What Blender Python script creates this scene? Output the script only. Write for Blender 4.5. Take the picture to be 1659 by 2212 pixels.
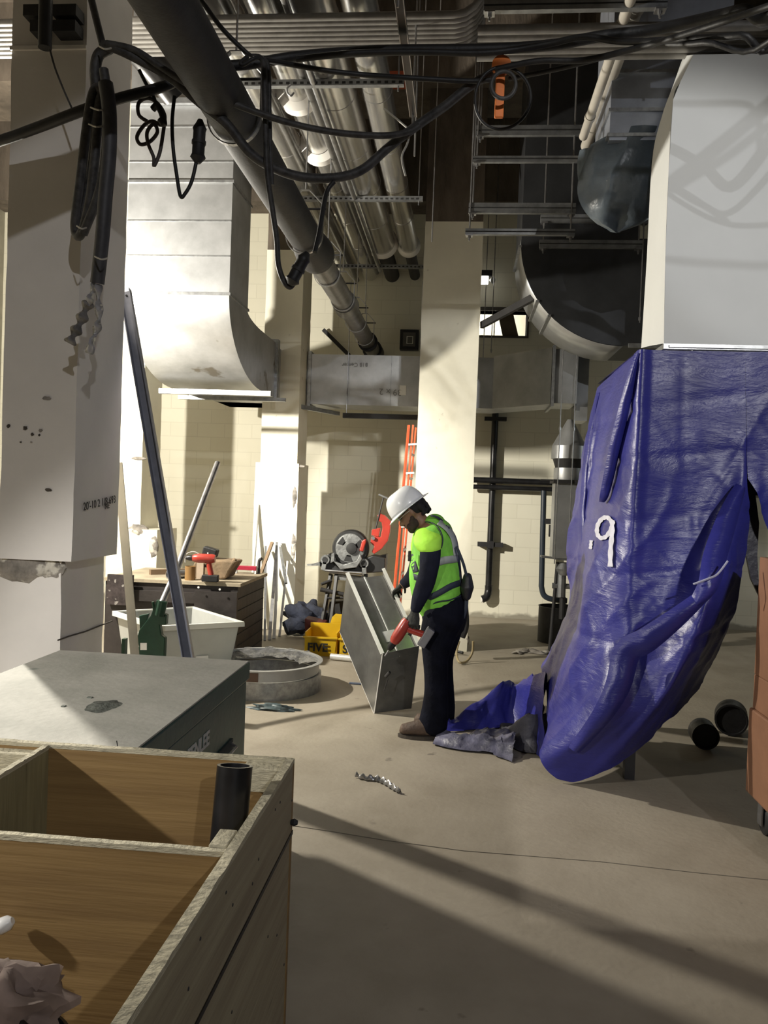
import bpy, bmesh, math, random
from mathutils import Vector, Matrix, noise
random.seed(7)
PI = math.pi
for o in list(bpy.data.objects): bpy.data.objects.remove(o)
SC = bpy.context.scene
COL = SC.collection
# ---------------------------------------------------------------- camera
FPX, CZ = 1750.0, 1.68
yaw, pit, rol = math.radians(5.3), math.radians(-1.3), math.radians(2.1)
fw = Vector((-math.sin(yaw)*math.cos(pit), math.cos(yaw)*math.cos(pit), math.sin(pit)))
r0 = Vector((math.cos(yaw), math.sin(yaw), 0)); u0 = r0.cross(fw)
rt = r0*math.cos(rol) + u0*math.sin(rol); up = -r0*math.sin(rol) + u0*math.cos(rol)
CAM = Vector((0, 0, CZ))
cd = bpy.data.cameras.new('camera'); cam = bpy.data.objects.new('camera', cd); COL.objects.link(cam)
M = Matrix.Identity(4)
for i in range(3): M[i][0], M[i][1], M[i][2], M[i][3] = rt[i], up[i], -fw[i], CAM[i]
cam.matrix_world = M
cd.sensor_fit = 'VERTICAL'; cd.sensor_height = 24.0; cd.lens = 24.0*FPX/2212.0; cd.clip_start = .02
SC.camera = cam
# ---------------------------------------------------------------- light and exposure
SC.view_settings.view_transform = 'Standard'; SC.view_settings.look = 'None'
SC.view_settings.gamma = 1; SC.view_settings.exposure = 0.0
try: SC.view_settings.use_curve_mapping = False
except Exception: pass
w = bpy.data.worlds.new('world'); SC.world = w; w.use_nodes = True
w.node_tree.nodes['Background'].inputs[0].default_value = (.9, .95, 1, 1)
w.node_tree.nodes['Background'].inputs[1].default_value = .012
def lamp(name, loc, power, col, rad, kind='POINT', tgt=None, size=1, spot=None, blend=.5):
    l = bpy.data.lights.new(name, kind); l.energy = power; l.color = col
    if kind == 'AREA': l.shape = 'SQUARE'; l.size = size
    else: l.shadow_soft_size = rad
    if kind == 'SPOT': l.spot_size = spot; l.spot_blend = blend
    o = bpy.data.objects.new(name, l); COL.objects.link(o); o.location = loc
    if tgt: o.rotation_euler = (Vector(tgt)-Vector(loc)).to_track_quat('-Z', 'Y').to_euler()
    return o
lamp('work_light', (-4.1, 6.1, 3.05), 1150, (1, .94, .82), .045)
lamp('back_wall_boost_spot', (-4.15, 6.05, 3.12), 1300, (1, .95, .84), .045, 'SPOT', (.3, 11.4, .9), spot=math.radians(42))  # added spot beside the work light, boosts the back wall
L2P = Vector((3.2, -6.0, 5.4)); az, el = math.radians(-16), math.radians(-31)
lamp('work_light_behind_camera', L2P, 800, (.97, .97, 1), .06, 'SPOT', L2P+Vector((math.sin(az)*math.cos(el), math.cos(az)*math.cos(el), math.sin(el))), spot=math.radians(50), blend=.06)
lamp('back_wall_fill_beam', L2P+Vector((.3,0,.1)), 1600, (1, .98, .93), .06, 'SPOT', (-.4, 11.4, .9), spot=math.radians(17), blend=.35)  # added narrow beam that brightens the far wall
lamp('white_duct_fill_spot', (.2, -1.6, 4.3), 200, (.95, .97, 1), .018, 'SPOT', (2.2, 4.9, 3.95), spot=math.radians(27), blend=.3)  # added spot that lights only the white duct front
lamp('low_work_light', (-3.7, .8, 2.5), 430, (1, .96, .9), .05, 'SPOT', (-1.45, 2.9, .5), spot=math.radians(60))
lamp('far_room_light', (.4, 12.6, 4.6), 60, (1, .97, .9), .1)
lamp('upper_right_fill', (3.6, 3.0, 6.2), 6, (1, .96, .9), .12)  # weak fill point near the ceiling, no fixture there
lamp('right_rear_fill', (3.9, 8.9, 2.6), 14, (.9, 1, 1), .12)  # weak fill point at right rear, no fixture there
# ---------------------------------------------------------------- positions from sight lines
def ray(px, py): return fw + rt*((px-829.5)/FPX) - up*((py-1106.)/FPX)
def Y(px, py, y): d = ray(px, py); return CAM + d*(y/d.y)
def Zp(px, py, z): d = ray(px, py); return CAM + d*((z-CZ)/d.z)
def Xp(px, py, x): d = ray(px, py); return CAM + d*(x/d.x)
# ---------------------------------------------------------------- materials
MATS = {}
def mat(name, col, rough=.6, metal=0., var=.12, scale=6., bump=0., bscale=40., col2=None, spec=.5, trans=0, alpha=1,
        spots=None, emit=None, stretch=(1,1,1), coat=0):
    if name in MATS: return MATS[name]
    m = bpy.data.materials.new(name); m.use_nodes = True; nt = m.node_tree; N = nt.nodes; L = nt.links
    b = N['Principled BSDF']
    b.inputs['Roughness'].default_value = rough; b.inputs['Metallic'].default_value = metal
    b.inputs['Specular IOR Level'].default_value = spec
    if coat: b.inputs['Coat Weight'].default_value = coat; b.inputs['Coat Roughness'].default_value = .15
    if trans: b.inputs['Transmission Weight'].default_value = trans
    if alpha < 1: b.inputs['Alpha'].default_value = alpha
    tc = N.new('ShaderNodeTexCoord'); mp = N.new('ShaderNodeMapping'); mp.inputs['Scale'].default_value = stretch
    L.new(tc.outputs['Object'], mp.inputs[0])
    nz = N.new('ShaderNodeTexNoise'); nz.inputs['Scale'].default_value = scale; nz.inputs['Detail'].default_value = 6
    nz.inputs['Roughness'].default_value = .6; L.new(mp.outputs[0], nz.inputs['Vector'])
    c2 = col2 or tuple(max(0, c*(1-var*2)) for c in col)
    mx = N.new('ShaderNodeMix'); mx.data_type = 'RGBA'
    rp = N.new('ShaderNodeMapRange'); rp.inputs[1].default_value = .35; rp.inputs[2].default_value = .68
    L.new(nz.outputs['Fac'], rp.inputs[0]); L.new(rp.outputs[0], mx.inputs['Factor'])
    mx.inputs['A'].default_value = (*col, 1); mx.inputs['B'].default_value = (*c2, 1)
    out = mx.outputs['Result']
    if spots:
        sc_, thr, sc_col = spots
        n2 = N.new('ShaderNodeTexNoise'); n2.inputs['Scale'].default_value = sc_; n2.inputs['Detail'].default_value = 4
        L.new(mp.outputs[0], n2.inputs['Vector'])
        r2 = N.new('ShaderNodeMapRange'); r2.inputs[1].default_value = thr; r2.inputs[2].default_value = thr+.05
        L.new(n2.outputs['Fac'], r2.inputs[0])
        m2 = N.new('ShaderNodeMix'); m2.data_type = 'RGBA'; L.new(r2.outputs[0], m2.inputs['Factor'])
        L.new(out, m2.inputs['A']); m2.inputs['B'].default_value = (*sc_col, 1); out = m2.outputs['Result']
    L.new(out, b.inputs['Base Color'])
    if bump:
        n3 = N.new('ShaderNodeTexNoise'); n3.inputs['Scale'].default_value = bscale; n3.inputs['Detail'].default_value = 5
        L.new(mp.outputs[0], n3.inputs['Vector'])
        bp = N.new('ShaderNodeBump'); bp.inputs['Strength'].default_value = bump; bp.inputs['Distance'].default_value = .02
        L.new(n3.outputs['Fac'], bp.inputs['Height']); L.new(bp.outputs[0], b.inputs['Normal'])
    if emit:
        b.inputs['Emission Color'].default_value = (*emit[0], 1); b.inputs['Emission Strength'].default_value = emit[1]
    MATS[name] = m; return m
galv = mat('galvanised', (.50,.51,.52), .42, .72, .14, 3.5, .05, 8)
galv_sm = mat('smudged_galvanised', (.50,.51,.52), .42, .72, .14, 3.5, .05, 8, spots=(2.6, .63, (.22,.20,.165)))
galv_seam = mat('galvanised_flange', (.42,.43,.44), .38, .8, .2, 20)
foil = mat('foil_jacket', (.74,.73,.71), .24, .85, .12, 9, .12, 14, stretch=(1,.15,1))
pvc_cap = mat('jacket_cap', (.82,.80,.76), .5, .0, .05)
steel = mat('steel', (.45,.45,.46), .35, .9, .2, 12)
strutm = mat('strut_steel', (.34,.35,.36), .4, .7, .2, 12)
iron = mat('cast_iron', (.012,.0115,.013), .62, 0, .25, 8, .12, 60, col2=(.024,.023,.023))
blk = mat('black_rubber', (.014,.014,.015), .55, 0, .3, 15, .1, 60)
cab_gr = mat('dusty_cable', (.055,.053,.052), .6, 0, .4, 25, .1, 60)
blkpipe = mat('black_steel_pipe', (.022,.022,.024), .33, .3, .3, 10)
paint = mat('cream_paint', (.78,.75,.62), .62, 0, .07, 1.6, .06, 22, spots=(7, .70, (.42,.38,.3)))
colpaint = mat('column_paint', (.72,.69,.65), .65, 0, .05, 2.2, .08, 18, spots=(5, .73, (.16,.14,.12)))
rough_c = mat('rough_concrete', (.34,.31,.27), .95, 0, .3, 9, .9, 18, spots=(8, .56, (.55,.52,.45)))
rawc = mat('raw_concrete', (.15,.122,.095), .9, 0, .25, 5, .5, 22, stretch=(1,1,.35))
dark = mat('dark_void', (.02,.02,.02), .9)
orange = mat('orange_clamp', (.75,.19,.03), .5)
redm = mat('red_paint', (.42,.04,.025), .35, 0, .15, coat=.3)
white = mat('white_plastic', (.78,.78,.76), .35, 0, .04)
# ---------------------------------------------------------------- mesh helpers
OFF = {}
class MB:
    def __init__(s): s.v = []; s.f = []; s.m = []; s.mi = 0
    def add(s, vs, fs):
        k = len(s.v); s.v += [Vector(p) for p in vs]
        for f in fs: s.f.append([i+k for i in f]); s.m.append(s.mi)
        return s
    def box(s, lo, hi, R=None, c=None):
        x0,y0,z0 = lo; x1,y1,z1 = hi
        vs = [Vector(p) for p in ((x0,y0,z0),(x1,y0,z0),(x1,y1,z0),(x0,y1,z0),(x0,y0,z1),(x1,y0,z1),(x1,y1,z1),(x0,y1,z1))]
        if R is not None:
            c = Vector(c) if c is not None else (Vector(lo)+Vector(hi))/2
            vs = [c+R@(v-c) for v in vs]
        return s.add(vs, [(0,3,2,1),(4,5,6,7),(0,1,5,4),(1,2,6,5),(2,3,7,6),(3,0,4,7)])
    def bar(s, a, b, w, h, side=None):      # rectangular bar from a to b
        a = Vector(a); b = Vector(b); d = (b-a).normalized()
        sd = Vector(side) if side else Vector((0,0,1)).cross(d)
        if sd.length < 1e-4: sd = Vector((1,0,0))
        sd = (sd - d*sd.dot(d)).normalized(); u = d.cross(sd)
        vs = [p + sd*(i*w/2) + u*(j*h/2) for p in (a,b) for i,j in ((-1,-1),(1,-1),(1,1),(-1,1))]
        return s.add(vs, [(0,3,2,1),(4,5,6,7),(0,1,5,4),(1,2,6,5),(2,3,7,6),(3,0,4,7)])
    def tube(s, pts, r, n=10, cap=True, closed=False):
        pts = [Vector(p) for p in pts]; m = len(pts); rs = r if isinstance(r, (list,tuple)) else [r]*m
        k = len(s.v); u = None; T = []
        for i in range(m):
            a = pts[max(i-1,0)] if not closed else pts[i-1]; b = pts[min(i+1,m-1)] if not closed else pts[(i+1)%m]
            t = (b-a); t = t.normalized() if t.length > 1e-9 else Vector((0,0,1))
            if u is None:
                u = t.orthogonal().normalized()
            else:
                u = (u - t*u.dot(t)); u = u.normalized() if u.length > 1e-6 else t.orthogonal().normalized()
            v = t.cross(u)
            for j in range(n):
                a_ = 2*PI*j/n; s.v.append(pts[i] + (u*math.cos(a_)+v*math.sin(a_))*rs[i])
        for i in range(m if closed else m-1):
            i2 = (i+1) % m
            for j in range(n):
                s.f.append([k+i*n+j, k+i*n+(j+1)%n, k+i2*n+(j+1)%n, k+i2*n+j]); s.m.append(s.mi)
        if cap and not closed:
            s.f.append([k+j for j in range(n)][::-1]); s.m.append(s.mi)
            s.f.append([k+(m-1)*n+j for j in range(n)]); s.m.append(s.mi)
        return s
    def pipe(s, a, b, ro, ri, n=24):        # open hollow pipe
        a = Vector(a); b = Vector(b); return s.tube([a,b], ro, n, False).ring_tube([a,b], ri, n).annulus(a, a-b, ro, ri, n).annulus(b, b-a, ro, ri, n)
    def ring_tube(s, pts, r, n):
        k = len(s.f); s.tube(pts, r, n, False)
        for i in range(k, len(s.f)): s.f[i] = s.f[i][::-1]
        return s
    def annulus(s, c, ax, ro, ri, n=24):
        c = Vector(c); ax = Vector(ax).normalized(); u = ax.orthogonal().normalized(); v = ax.cross(u); vs = []
        for r in (ro, ri):
            for j in range(n): a = 2*PI*j/n; vs.append(c+(u*math.cos(a)+v*math.sin(a))*r)
        return s.add(vs, [(j,(j+1)%n,n+(j+1)%n,n+j) for j in range(n)])
    def lathe(s, prof, c=(0,0,0), ax=(0,0,1), n=28, cap=True):     # prof [(r, h)]
        c = Vector(c); ax = Vector(ax).normalized(); u = ax.orthogonal().normalized(); v = ax.cross(u); k = len(s.v)
        for r,h in prof:
            for j in range(n): a = 2*PI*j/n; s.v.append(c+ax*h+(u*math.cos(a)+v*math.sin(a))*max(r,1e-4))
        for i in range(len(prof)-1):
            for j in range(n): s.f.append([k+i*n+j,k+i*n+(j+1)%n,k+(i+1)*n+(j+1)%n,k+(i+1)*n+j]); s.m.append(s.mi)
        if cap:
            s.f.append([k+j for j in range(n)][::-1]); s.m.append(s.mi)
            s.f.append([k+(len(prof)-1)*n+j for j in range(n)]); s.m.append(s.mi)
        return s
    def prism(s, poly, ext):                # polygon (3-D points) extruded by vector
        ext = Vector(ext); n = len(poly); P = [Vector(p) for p in poly]
        fs = [list(range(n)), [i+n for i in range(n)][::-1]] + [[i, i+n, (i+1)%n+n, (i+1)%n] for i in range(n)]
        return s.add(P+[p+ext for p in P], fs)
    def grid(s, G, thick=0):
        m = len(G); n = len(G[0]); k = len(s.v)
        s.v += [Vector(p) for row in G for p in row]
        for i in range(m-1):
            for j in range(n-1): s.f.append([k+i*n+j,k+i*n+j+1,k+(i+1)*n+j+1,k+(i+1)*n+j]); s.m.append(s.mi)
        return s
    def quad(s, a, b, c, d, t=.002):        # a sheet of real thickness
        a,b,c,d = map(Vector, (a,b,c,d)); n = (b-a).cross(d-a).normalized()*t
        return s.prism([a,b,c,d], n)
    def build(s, name, m, parent=None, smooth=None, bevel=0, solid=0, sub=0):
        me = bpy.data.meshes.new(name); off = OFF.get(parent.name, Vector((0,0,0))) if parent else Vector((0,0,0))
        me.from_pydata([v-off for v in s.v], [], s.f); me.validate(clean_customdata=False)
        ms = m if isinstance(m, (list,tuple)) else [m]
        for q in ms: me.materials.append(q)
        if len(ms) > 1 and len(me.polygons) == len(s.m):
            for p, i in zip(me.polygons, s.m): p.material_index = i
        bm = bmesh.new(); bm.from_mesh(me); bmesh.ops.recalc_face_normals(bm, faces=bm.faces); bm.to_mesh(me); bm.free()
        if smooth is not None:
            for p in me.polygons: p.use_smooth = True
            me.update()
            try: me.set_sharp_from_angle(angle=math.radians(smooth))
            except Exception: pass
        o = bpy.data.objects.new(name, me); COL.objects.link(o)
        if parent: o.parent = parent; OFF[o.name] = off
        else: OFF[o.name] = Vector((0,0,0))
        if bevel:
            b = o.modifiers.new('bevel', 'BEVEL'); b.width = bevel; b.segments = 2; b.limit_method = 'ANGLE'
        if solid:
            b = o.modifiers.new('solid', 'SOLIDIFY'); b.thickness = solid
        if sub:
            b = o.modifiers.new('sub', 'SUBSURF'); b.levels = sub; b.render_levels = sub
        return o
def tag(o, label, cat, group=None, kind=None):
    if kind: o['kind'] = kind
    if label: o['label'] = label
    if cat: o['category'] = cat
    if group: o['group'] = group
    return o
def thing(name, label, cat, loc=(0,0,0), group=None):
    o = bpy.data.objects.new(name, None); COL.objects.link(o); o.location = loc; o.empty_display_size = .1
    OFF[o.name] = Vector(loc); return tag(o, label, cat, group)
def struct(o): o['kind'] = 'structure'; return o
def spl(pts, n=8, closed=False):            # Catmull-Rom
    P = [Vector(p) for p in pts]; m = len(P); out = []
    rng = range(m) if closed else range(m-1)
    for i in rng:
        if closed: a,b,c,d = P[i-1],P[i],P[(i+1)%m],P[(i+2)%m]
        else: a,b,c,d = P[max(i-1,0)],P[i],P[i+1],P[min(i+2,m-1)]
        for k in range(n):
            t = k/n; t2 = t*t; t3 = t2*t
            out.append(.5*((2*b)+(-a+c)*t+(2*a-5*b+4*c-d)*t2+(-a+3*b-3*c+d)*t3))
    if not closed: out.append(P[-1])
    return out
def text_part(s, size, origin, xdir, ydir, m, parent, name='lettering', depth=.001, bold=0, sx=1.):
    cu = bpy.data.curves.new('t', 'FONT'); cu.body = s; cu.size = size; cu.extrude = depth; cu.offset = bold
    to = bpy.data.objects.new('t', cu); COL.objects.link(to); dg = bpy.context.evaluated_depsgraph_get(); dg.update()
    me = bpy.data.meshes.new_from_object(to.evaluated_get(dg)); bpy.data.objects.remove(to)
    x = Vector(xdir).normalized(); y = Vector(ydir).normalized(); z = x.cross(y); O = Vector(origin)
    off = OFF.get(parent.name, Vector((0,0,0))) if parent else Vector((0,0,0))
    for v in me.vertices: c = v.co.copy(); v.co = O + x*c.x*sx + y*c.y + z*(c.z+depth) - off
    me.materials.clear(); me.materials.append(m)
    o = bpy.data.objects.new(name, me); COL.objects.link(o)
    if parent: o.parent = parent
    return o
ORD = ['nearest','second','third','fourth','fifth','sixth','seventh','farthest']
# ================================================================= THE SETTING
def floor_mat():
    m = mat('floor_concrete', (.355,.315,.25), .62, 0, .16, 1.7, .14, 30, col2=(.27,.235,.18), spots=(6, .69, (.20,.175,.14)))
    return m
struct(MB().box((-7,-7,-.2), (7,13.6,0)).build('floor', floor_mat()))
struct(MB().box((-7,-7,6.9), (7,13.6,7.1)).build('ceiling', rawc))
struct(MB().tube([Zp(a_,b_,.0005) for a_,b_ in ((600,1782),(640,1785),(720,1797),(830,1815),(1000,1838),(1150,1850),(1300,1862),(1500,1885),(1700,1905))], .0022, 5).build('trim_2', mat('floor_crack', (.16,.14,.11), .9)))
# back wall with its opening
def wall_mat():
    m = bpy.data.materials.new('block_wall'); m.use_nodes = True; nt = m.node_tree; N = nt.nodes; L = nt.links; b = N['Principled BSDF']
    b.inputs['Roughness'].default_value = .7
    tc = N.new('ShaderNodeTexCoord'); sp = N.new('ShaderNodeSeparateXYZ'); L.new(tc.outputs['Object'], sp.inputs[0])
    cb = N.new('ShaderNodeCombineXYZ'); L.new(sp.outputs['X'], cb.inputs[0]); L.new(sp.outputs['Z'], cb.inputs[1])
    br = N.new('ShaderNodeTexBrick'); L.new(cb.outputs[0], br.inputs['Vector'])
    br.inputs['Scale'].default_value = 1; br.inputs['Brick Width'].default_value = .4; br.inputs['Row Height'].default_value = .2
    br.inputs['Mortar Size'].default_value = .006; br.inputs['Mortar Smooth'].default_value = .3
    br.inputs['Color1'].default_value = (.76,.73,.60,1); br.inputs['Color2'].default_value = (.73,.70,.57,1); br.inputs['Mortar'].default_value = (.67,.64,.52,1)
    nz = N.new('ShaderNodeTexNoise'); nz.inputs['Scale'].default_value = 1.2; nz.inputs['Detail'].default_value = 5; L.new(tc.outputs['Object'], nz.inputs['Vector'])
    mr = N.new('ShaderNodeMapRange'); mr.inputs[3].default_value = .86; mr.inputs[4].default_value = 1.08; L.new(nz.outputs['Fac'], mr.inputs[0])
    mx = N.new('ShaderNodeMix'); mx.data_type = 'RGBA'; mx.blend_type = 'MULTIPLY'; mx.inputs['Factor'].default_value = 1
    L.new(br.outputs['Color'], mx.inputs['A']); L.new(mr.outputs[0], mx.inputs['B'])
    # scuffed strip at the foot of the wall
    m3 = N.new('ShaderNodeMapRange'); m3.inputs[1].default_value = .012; m3.inputs[2].default_value = .16; L.new(sp.outputs['Z'], m3.inputs[0])
    n2 = N.new('ShaderNodeTexNoise'); n2.inputs['Scale'].default_value = 6; L.new(tc.outputs['Object'], n2.inputs['Vector'])
    ad = N.new('ShaderNodeMath'); ad.operation = 'SUBTRACT'; L.new(n2.outputs['Fac'], ad.inputs[0]); L.new(m3.outputs[0], ad.inputs[1])
    cl = N.new('ShaderNodeMapRange'); cl.inputs[1].default_value = 0; cl.inputs[2].default_value = .3; L.new(ad.outputs[0], cl.inputs[0])
    m4 = N.new('ShaderNodeMix'); m4.data_type = 'RGBA'; L.new(cl.outputs[0], m4.inputs['Factor']); L.new(mx.outputs['Result'], m4.inputs['A']); m4.inputs['B'].default_value = (.30,.28,.22,1)
    L.new(m4.outputs['Result'], b.inputs['Base Color'])
    bp = N.new('ShaderNodeBump'); bp.inputs['Strength'].default_value = .15; bp.inputs['Distance'].default_value = .006; bp.invert = True
    L.new(br.outputs['Fac'], bp.inputs['Height']); L.new(bp.outputs[0], b.inputs['Normal'])
    return m
wm = wall_mat()
WY = 11.4
wx0, wx1, wz0, wz1 = .12, .83, 3.93, 4.27
b = MB(); b.box((-7,WY,0),(wx0,WY+.2,6.9)); b.box((wx1,WY,0),(7,WY+.2,6.9)); b.box((wx0,WY,0),(wx1,WY+.2,wz0)); b.box((wx0,WY,wz1),(wx1,WY+.2,6.9))
struct(b.build('wall_back', wm))
cream = mat('cream_wall', (.70,.66,.52), .7, 0, .06, 1.5, .05, 12)
struct(MB().box((-7,-7,0),(-6.8,WY,6.9)).build('wall_left', mat('left_wall', (.30,.28,.22), .8)))
struct(MB().box((6.8,-7,0),(7,WY,6.9)).build('wall_right', mat('dim_wall', (.16,.155,.14), .8)))
struct(MB().box((-6.8,-7,0),(6.8,-6.8,6.9)).build('wall_front', MATS['dim_wall']))
struct(MB().box((-6.8,13.4,0),(6.8,13.6,6.9)).build('wall_beyond', cream))
b = MB()
for lo,hi in (((wx0-.02,WY-.03,wz1),(wx1+.03,WY+.22,wz1+.05)),((wx0-.02,WY-.02,wz0-.03),(wx1+.03,WY+.22,wz0)),((wx1,WY-.02,wz0),(wx1+.03,WY+.22,wz1)),((wx0-.02,WY-.02,wz0),(wx0,WY+.22,wz1))): b.box(lo,hi)
struct(b.build('window_1', mat('steel_lintel', (.07,.06,.05), .6)))
# concrete beams and drop slab
b = MB(); b.box((-6.8,8.55,6.05),(6.8,9.5,6.9)); b.box((-6.8,4.9,6.35),(6.8,5.6,6.9)); b.box((1.2,-2,6.4),(1.9,11.4,6.9)); b.box((-6.8,WY-.5,5.6),(6.8,WY,6.9))
struct(b.build('trim_1', rawc))

def column(name, label, x0, x1, y0, y1, zsplit, zpaint, low, base=None, chips=()):
    """painted column with a wider or narrower foot below a broken ledge"""
    t = thing(name, label, 'column', ((x0+x1)/2, (y0+y1)/2, 0), 'painted concrete columns')
    def shaft(lo, hi, z0, z1, nm, m, jag=.0022):
        bm = MB(); n = max(3, int((z1-z0)/.12)); k = 0
        ring = [(lo[0],lo[1]),(hi[0],lo[1]),(hi[0],hi[1]),(lo[0],hi[1])]
        G = []
        for i in range(n+1):
            z = z0+(z1-z0)*i/n
            row = []
            for c,(x,y) in enumerate(ring):
                j = jag*noise.noise(Vector((x*3, y*3+c, z*6)))*2
                row.append((x+j, y+j*.7, z))
            row.append(row[0]); G.append(row)
        bm.grid(G); bm.add(G[0][:4], [(0,1,2,3)]); bm.add(G[-1][:4], [(0,1,2,3)])
        o = bm.build(nm, m, t); return o
    shaft((x0,y0),(x1,y1), zsplit, zpaint, 'shaft', base or paint)
    if zpaint < 6.0: shaft((x0+.003,y0+.003),(x1-.003,y1-.003), zpaint, 6.35, 'bare_top', rawc)
    (lx0,lx1,ly0,ly1) = low
    shaft((lx0,ly0),(lx1,ly1), 0, zsplit, 'foot', base or paint, .004)
    for cx,cy,cz,r,sq in chips:            # broken, unpainted patches
        c = MB(); G = []
        for i in range(9):
            row = []
            for j in range(15):
                th = PI*i/8; ph = 2*PI*j/14
                d = Vector((math.sin(th)*math.cos(ph), math.sin(th)*math.sin(ph), math.cos(th)))
                rr = r*(1+.35*noise.noise(d*2.2+Vector((cx*7,cy,cz))))
                row.append((cx+d.x*rr*sq[0], cy+d.y*rr*sq[1], cz+d.z*rr*sq[2]))
            G.append(row)
        c.grid(G).build('broken_patch', rough_c, t, smooth=60)
    return t
cA = column('concrete_column', 'big grey-white column at left foreground with cable coils on its face', -2.43,-2.025,4.1,4.665, 1.26, 6.35, (-2.50,-2.10,4.14,4.665), colpaint,
            chips=[(-2.33,4.15,1.215,.11,(1.6,.35,.75)),(-2.16,4.15,1.22,.08,(1.0,.3,.8))])
cB = column('concrete_column', 'farthest left column, brightly lit, with a broken step halfway down', -4.02,-3.64,9.0,9.55, 1.17, 6.05, (-4.02,-3.42,8.96,9.6), paint,
            chips=[(-3.66,9.0,1.15,.10,(1.4,.5,.7)),(-3.46,8.97,.98,.09,(.6,.4,1.3)),(-3.68,9.0,1.98,.06,(1.6,.3,.3))])
cC = column('concrete_column', 'narrow cream column between the big elbow duct and the threading machine', -2.41,-1.96,9.6,10.15, 2.0, 4.55, (-2.46,-1.93,9.56,10.18), paint,
            chips=[(-1.99,9.58,1.97,.05,(2.6,.3,.4)),(-1.97,9.57,1.6,.06,(.5,.4,2.4)),(-1.96,9.57,1.0,.06,(.5,.4,3.0))])
cD = column('concrete_column', 'cream column right behind the worker, bare concrete at its top', -.485,.14,8.8,9.35, .03, 4.63, (-.485,.14,8.8,9.35), paint,
            chips=[(.14,8.82,.12,.05,(.5,.4,1))])
b = MB(); b.box((-2.435,4.085,3.93),(-2.02,4.1,3.95)); b.build('form_seam', colpaint, cA)
def stain(parent, x, y, z, w, h, seed, m):      # grime mark lying on a column face (-Y)
    rnd = random.Random(seed); n = 14
    P = []
    for i in range(n):
        a = 2*PI*i/n; k = .6+.5*rnd.random(); P.append((x+math.cos(a)*w*k, y, z+math.sin(a)*h*k))
    MB().prism(P, (0,.002,0)).build('stain', m, parent)
grime = mat('grime', (.10,.085,.07), .9, 0, .3, 30)
grime2 = mat('light_grime', (.34,.31,.28), .9, 0, .3, 30)
for px,py,wd,ht,mm in ((18,920,5,5,grime),(55,925,6,5,grime),(70,938,5,4,grime),(88,930,5,4,grime2),(100,860,14,5,grime2),(105,1058,9,4,grime),(85,940,3,3,grime),(45,955,3,2,grime),(68,955,3,2,grime2)):
    p = Y(px,py,4.096); stain(cA, p.x, 4.094, p.z, wd*4.1/1750, ht*4.1/1750, px*py, mm)
text_part("20'-10 2 1/8 693", .062, Xp(180,1103,-2.016), (0,.985,.10), (0,-.1,1), mat('marker', (.03,.03,.03), .7), cA, 'handwritten_mark')
text_part("NE", .05, Xp(226,1100,-2.016), (0,1,.1), (0,-.1,1), MATS['marker'], cA, 'handwritten_mark')
b = MB(); b.tube([Xp(125,1383,-2.088), Xp(150,1374,-2.094), Xp(185,1364,-2.094), Xp(215,1352,-2.094), Xp(243,1341,-2.09)], .004, 6); b.build('crack', grime, cA)
# ================================================================= DUCTS
# --- big elbow duct at left
t = thing('elbow_duct', 'large shiny sheet-metal duct dropping and curving away beside the left column', 'duct', (-2.66,7.6,2.7))
EX0, EX1, EY0, EY1 = -3.16, -2.175, 7.3, 7.95
b = MB(); b.box((EX0,EY0,3.45),(EX1,EY1,4.47)); b.build('riser', galv, t)
b = MB(); b.box((EX0,EY0,4.49),(EX1,EY1,6.9)); b.build('upper_riser', galv, t)
# elbow: heel arc from (Y 7.3, z 3.42) to the outlet (Y 9.3, z 2.74)
b = MB(); n = 18; heel = []; thr = []
for i in range(n+1):
    a = (PI/2)*i/n
    heel.append((EY0+1.25*(1-math.cos(a)), 3.45-.71*math.sin(a))); thr.append((EY1+.6*(1-math.cos(a)), 3.45-.08*math.sin(a)))
heel.append((9.2,2.74)); thr.append((9.2,3.37))
G = [[(EX0,y,z),(EX1,y,z)] for y,z in heel]; b.grid(G); b.grid([[(EX0,y,z),(EX1,y,z)] for y,z in thr])
for X in (EX0,EX1): b.grid([[(X,h[0],h[1]),(X,q[0],q[1])] for h,q in zip(heel,thr)])
b.build('elbow', galv_sm, t, smooth=40)
for z in (4.48,3.455): MB().box((EX0-.012,EY0-.014,z-.012),(EX1+.014,EY1+.01,z+.012)).build('flange', galv_seam, t)
for z,nm in ((4.98,''),(4.12,''),(3.80,''),(5.3,''),(4.66,'')):
    MB().box((EX0,EY0-.006,z-.006),(EX1,EY0,z+.006)).build('stiffener_bead', galv_seam, t)
MB().box((EX0-.02,EY0-.05,5.17),(EX1+.25,EY0-.005,5.22)).build('support_angle', strutm, t)
for a,c,e in ((9.2,9.24,.02),(9.27,9.30,.02),(9.24,9.27,-.01)): MB().box((EX0-e,a,2.72-e),(EX1+.01+e,c,3.39+e)).build('outlet_flange', galv_seam, t)
# scrape marks on the heel
smud = mat('oil_smudge', (.12,.11,.09), .8, .2, .3, 20)
MB().box((EX0,8.2,2.64),(EX1+.2,8.26,2.69)).build('hanger_bar', strutm, t)
# continuation to the left-mid column and the long duct on the wall
t = thing('long_wall_duct', 'long horizontal galvanised duct crossing behind the columns below a dark pipe', 'duct', (0,10.3,2.75))
b = MB(); b.box((-3.1,9.31,2.76),(-2.2,10.6,3.36)); b.box((-3.1,10.02,2.76),(-1.95,10.6,3.37)); b.build('link_section', galv, t)
z0,z1 = 2.765,3.385
b = MB(); b.box((-1.9,10.0,z0),(.35,10.6,z1)); b.build('section', galv, t)
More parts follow.
